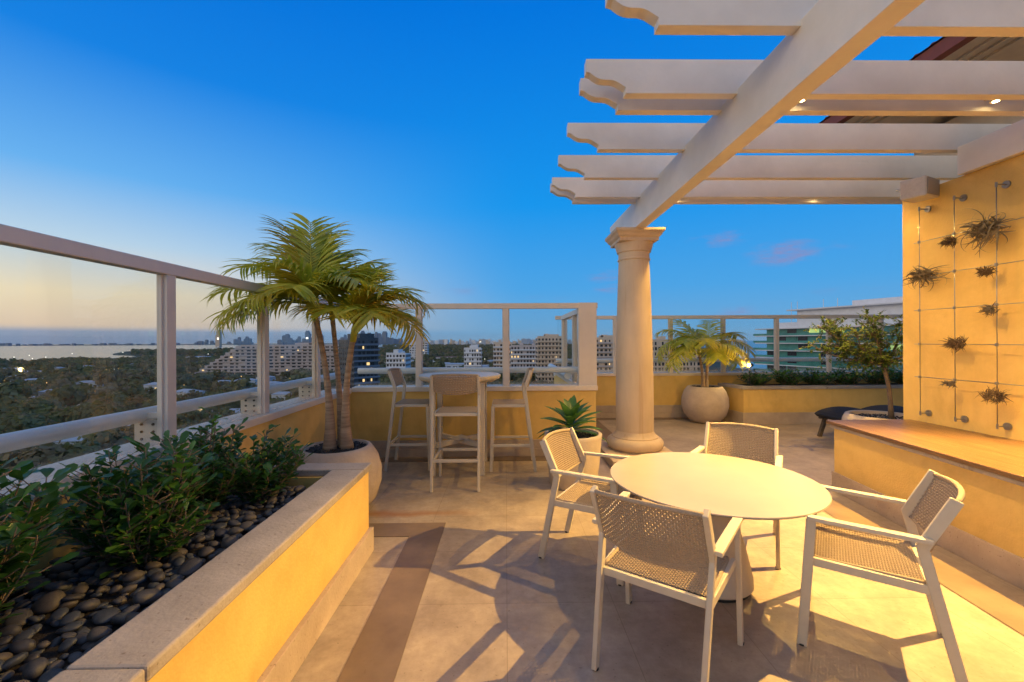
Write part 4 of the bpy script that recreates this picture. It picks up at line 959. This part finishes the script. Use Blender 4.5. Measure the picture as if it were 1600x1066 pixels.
for k in range(400):
    px = rh.uniform(-40,620) if k % 3 else rh.uniform(600,860); py = rh.uniform(573,640) if k % 3 else rh.uniform(558,598); x, y = gp(px,py)
    if not free(x,y,9): continue
    dup(h0, (x,y,GZ), rh.uniform(-.5,.5), 'small pale roofed house scattered among the distant trees', HG, scale=rh.uniform(.7,1.25)); clear_at(x,y+4,9); clear_at(x*.97,y*.97,8); nh += 1
    if nh > 52: break
# lamps
rl = random.Random(12)
LP = [(rl.uniform(-20,560), rl.uniform(566,625), rl.choice(['lito','litw'])) for _ in range(34)]+[(rl.uniform(560,900), rl.uniform(556,592), rl.choice(['lito','litw','litw'])) for _ in range(26)]+[(35,563.5,'litw'),(58,560,'litw'),(83,563.5,'litw'),(123,557,'litw'),(20,608,'lito'),(172,593,'lito'),(188,581,'litw'),(200,554.5,'litw'),(190,571,'lito'),(305,561,'litw'),(330,558,'litw'),(408,604,'lito'),(437,589,'litw'),(470,590,'litw'),(575,598,'litw'),(628,560,'litw'),(645,572,'litw'),(810,551,'litw'),(822,548,'litw'),(836,552,'litw'),(830,558,'litw'),(5,600,'litw'),(95,598,'litw'),(620,585,'lito'),(548,585,'lito'),(560,590,'lito')]
pl_ = None
for (px, py, m) in LP:
    x, y = gp(px, py); y *= .985; x *= .985; s = .0007*y
    t = thing('street_lamp', 'lit street lamp glowing among the trees below' if m == 'litw' else 'orange street lamp glowing among the trees below', 'street lamp', (x,y,GZ), 0, 'white street lamps below' if m == 'litw' else 'orange street lamps below')
    q = MB(); q.tube([(0,0,0),(0,0,9)], .12, 5); q.build('pole', M['cdark'], t); q = MB(); q.lathe([(s*.4,8.6),(s,9),(s,9+s),(s*.4,9+1.5*s)], 8); q.build('lamp_head', M[m], t); clear_at(x,y,3); clear_at(x*.975,y*.975,6)
# skyline towers
rs = random.Random(5); sk = []
def tower(px, Y, ytop, w, lb, grp, m='far', lit=False):
    x = wx(px,Y); H = max(12, wz(px,ytop,Y)-GZ); t = thing('skyline_tower', lb, 'tower', (x,Y,GZ), rs.uniform(-.4,.4), grp)
    q = MB(); k = rs.random(); q.box(-w/2,w/2,-w/3,w/3,0,H*.9); q.box(-w*.35,w*.35,-w/4,w/4,H*.9,H); 
    if k > .6: q.box(-w/2-w*.4,-w/2,-w/3,w/3,0,H*rs.uniform(.4,.7))
    if k < .3: q.box(w/2,w/2+w*.5,-w/3,w/3,0,H*rs.uniform(.3,.6))
    q.build('shaft', M[m], t)
    if lit:
        q = MB(); q.box(-w*.25,w*.25,-w/3-2,-w/3-.5,H*.4,H*.52); q.build('lit_floors', M['litw'], t)
    return t
SL = 'hazy blue tower in the downtown skyline on the horizon'; SG = 'downtown skyline towers'
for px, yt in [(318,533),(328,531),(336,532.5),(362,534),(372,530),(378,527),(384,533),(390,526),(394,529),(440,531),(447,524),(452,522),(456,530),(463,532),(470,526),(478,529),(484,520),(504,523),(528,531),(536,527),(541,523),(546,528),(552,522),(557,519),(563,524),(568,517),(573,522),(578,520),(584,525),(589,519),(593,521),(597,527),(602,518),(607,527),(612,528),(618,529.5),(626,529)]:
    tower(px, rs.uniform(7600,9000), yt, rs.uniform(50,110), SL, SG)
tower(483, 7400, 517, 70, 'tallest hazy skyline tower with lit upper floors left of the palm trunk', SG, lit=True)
pt_ = tower(347, 5200, 516, 45, 'slim pinkish lit tower standing alone across the bay', None, 'cwall2', lit=True)
for k in range(60):
    px = 640+k*4.6+rs.uniform(-2,2); tower(px, rs.uniform(5200,6200), rs.uniform(529.0,533.5)-(px-790)*.003, rs.uniform(25,60), 'small white building in the distant row on the horizon', 'distant white buildings on the horizon', rs.choice(['cwhite','roofw','cwhite','cwall2']), lit=rs.random() < .25)
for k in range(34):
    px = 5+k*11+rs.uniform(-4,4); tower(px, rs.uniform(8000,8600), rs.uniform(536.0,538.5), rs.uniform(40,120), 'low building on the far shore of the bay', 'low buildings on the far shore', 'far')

# individual trees: nearest ones; the rest one woodland
cand = []
def scatter(px0, px1, py0, py1, n, mind):
    k = 0; tr_ = 0
    while k < n and tr_ < n*40:
        tr_ += 1; px = rt.uniform(px0,px1); py = rt.uniform(py0**.5,py1**.5)**2; x, y = gp(px,py)
        if not free(x,y,4): continue
        if any((x-a)**2+(y-b)**2 < mind**2 for a,b in cand[-400:]): continue
        cand.append((x,y)); k += 1
scatter(-120,620,640,800,190,5.5); scatter(-120,620,600,650,260,6.5); scatter(-150,560,578,602,420,7); scatter(-200,420,571,580,330,9); scatter(560,1010,575,640,330,6.5); scatter(590,930,556,576,260,9)
cand.sort(key=lambda p: p[0]**2+p[1]**2)
for k, (x, y) in enumerate(cand[:290]):
    j = rt.randrange(4); s = rt.uniform(.75,1.35)
    if not used[j]: protos[j].location = (x,y,GZ); protos[j].scale = (s,s,s); used[j] = True
    else: dup(protos[j], (x,y,GZ), rt.uniform(0,6.28), scale=s)
V = []; pv = [crown_quads(random.Random(90+i), 90, 5.4, 4.3, 6.3, 1.15) for i in range(6)]
rest = cand[290:]
def block(px0, px1, py0, py1, n, s0, s1):
    out = []
    for _ in range(n):
        px = rt.uniform(px0,px1); py = 1/rt.uniform(1/(py1-530),1/(py0-530))+530; x, y = gp(px,py)
        if free(x,y,3): out.append((x,y,rt.uniform(s0,s1)))
    return out
rest = [(x,y,rt.uniform(.8,1.4)) for x,y in rest]
rest += block(-200,90,569,579,700,.7,1.1)+block(90,240,565.5,579,500,.7,1.1)+block(230,560,561,578,700,.8,1.3)+block(560,1100,552,575,900,.9,1.5)+block(215,345,549.5,556,500,.9,1.4)+block(345,620,547.5,556,700,.9,1.5)+block(600,1040,541,553,1300,1.2,2.0)
for i, (x, y, s) in enumerate(rest):
    a = rt.uniform(0,6.28); c_, s_ = math.cos(a)*s, math.sin(a)*s; v = pv[i % 6]
    V.append(np.stack([v[:,0]*c_-v[:,1]*s_+x, v[:,0]*s_+v[:,1]*c_+y, v[:,2]*s*rt.uniform(.8,1.2)+GZ], 1))
V = np.concatenate(V); nq = len(V)//4
me = bpy.data.meshes.new('woodland'); me.vertices.add(len(V)); me.vertices.foreach_set('co', V.astype(np.float32).ravel())
me.loops.add(nq*4); me.loops.foreach_set('vertex_index', np.arange(nq*4, dtype=np.int32)); me.polygons.add(nq)
me.polygons.foreach_set('loop_start', np.arange(0, nq*4, 4, dtype=np.int32)); me.polygons.foreach_set('loop_total', np.full(nq, 4, dtype=np.int32))
me.materials.append(M['canopy']); me.materials.append(M['canopy2']); me.polygons.foreach_set('material_index', ((np.arange(nq)//90) % 3 == 1).astype(np.int32)); me.update(); me.validate()
o = bpy.data.objects.new('woodland', me); COL.objects.link(o); o['kind'] = 'stuff'; tag(o, 'dark mass of far treetops and mangroves stretching to the bay', 'woodland')

# thin evening haze over the bay and the city
q = MB(); q.box(-22000,22000,-2400,22000,GZ-1.9,260); hz_ = q.build('haze', None, kind='stuff')
hm = bpy.data.materials.new('evening_haze'); hm.use_nodes = True; nt = hm.node_tree; nt.nodes.clear()
pv_ = N(nt, 'ShaderNodeVolumePrincipled'); pv_.inputs['Color'].default_value = (.72,.80,.92,1); pv_.inputs['Density'].default_value = 1.7e-5; pv_.inputs['Anisotropy'].default_value = 0
o_ = N(nt, 'ShaderNodeOutputMaterial'); L(nt, pv_.outputs[0], o_.inputs['Volume'])
hz_.data.materials.clear(); hz_.data.materials.append(hm)
tag(hz_, 'thin blue evening haze over the bay and the distant skyline', 'haze')
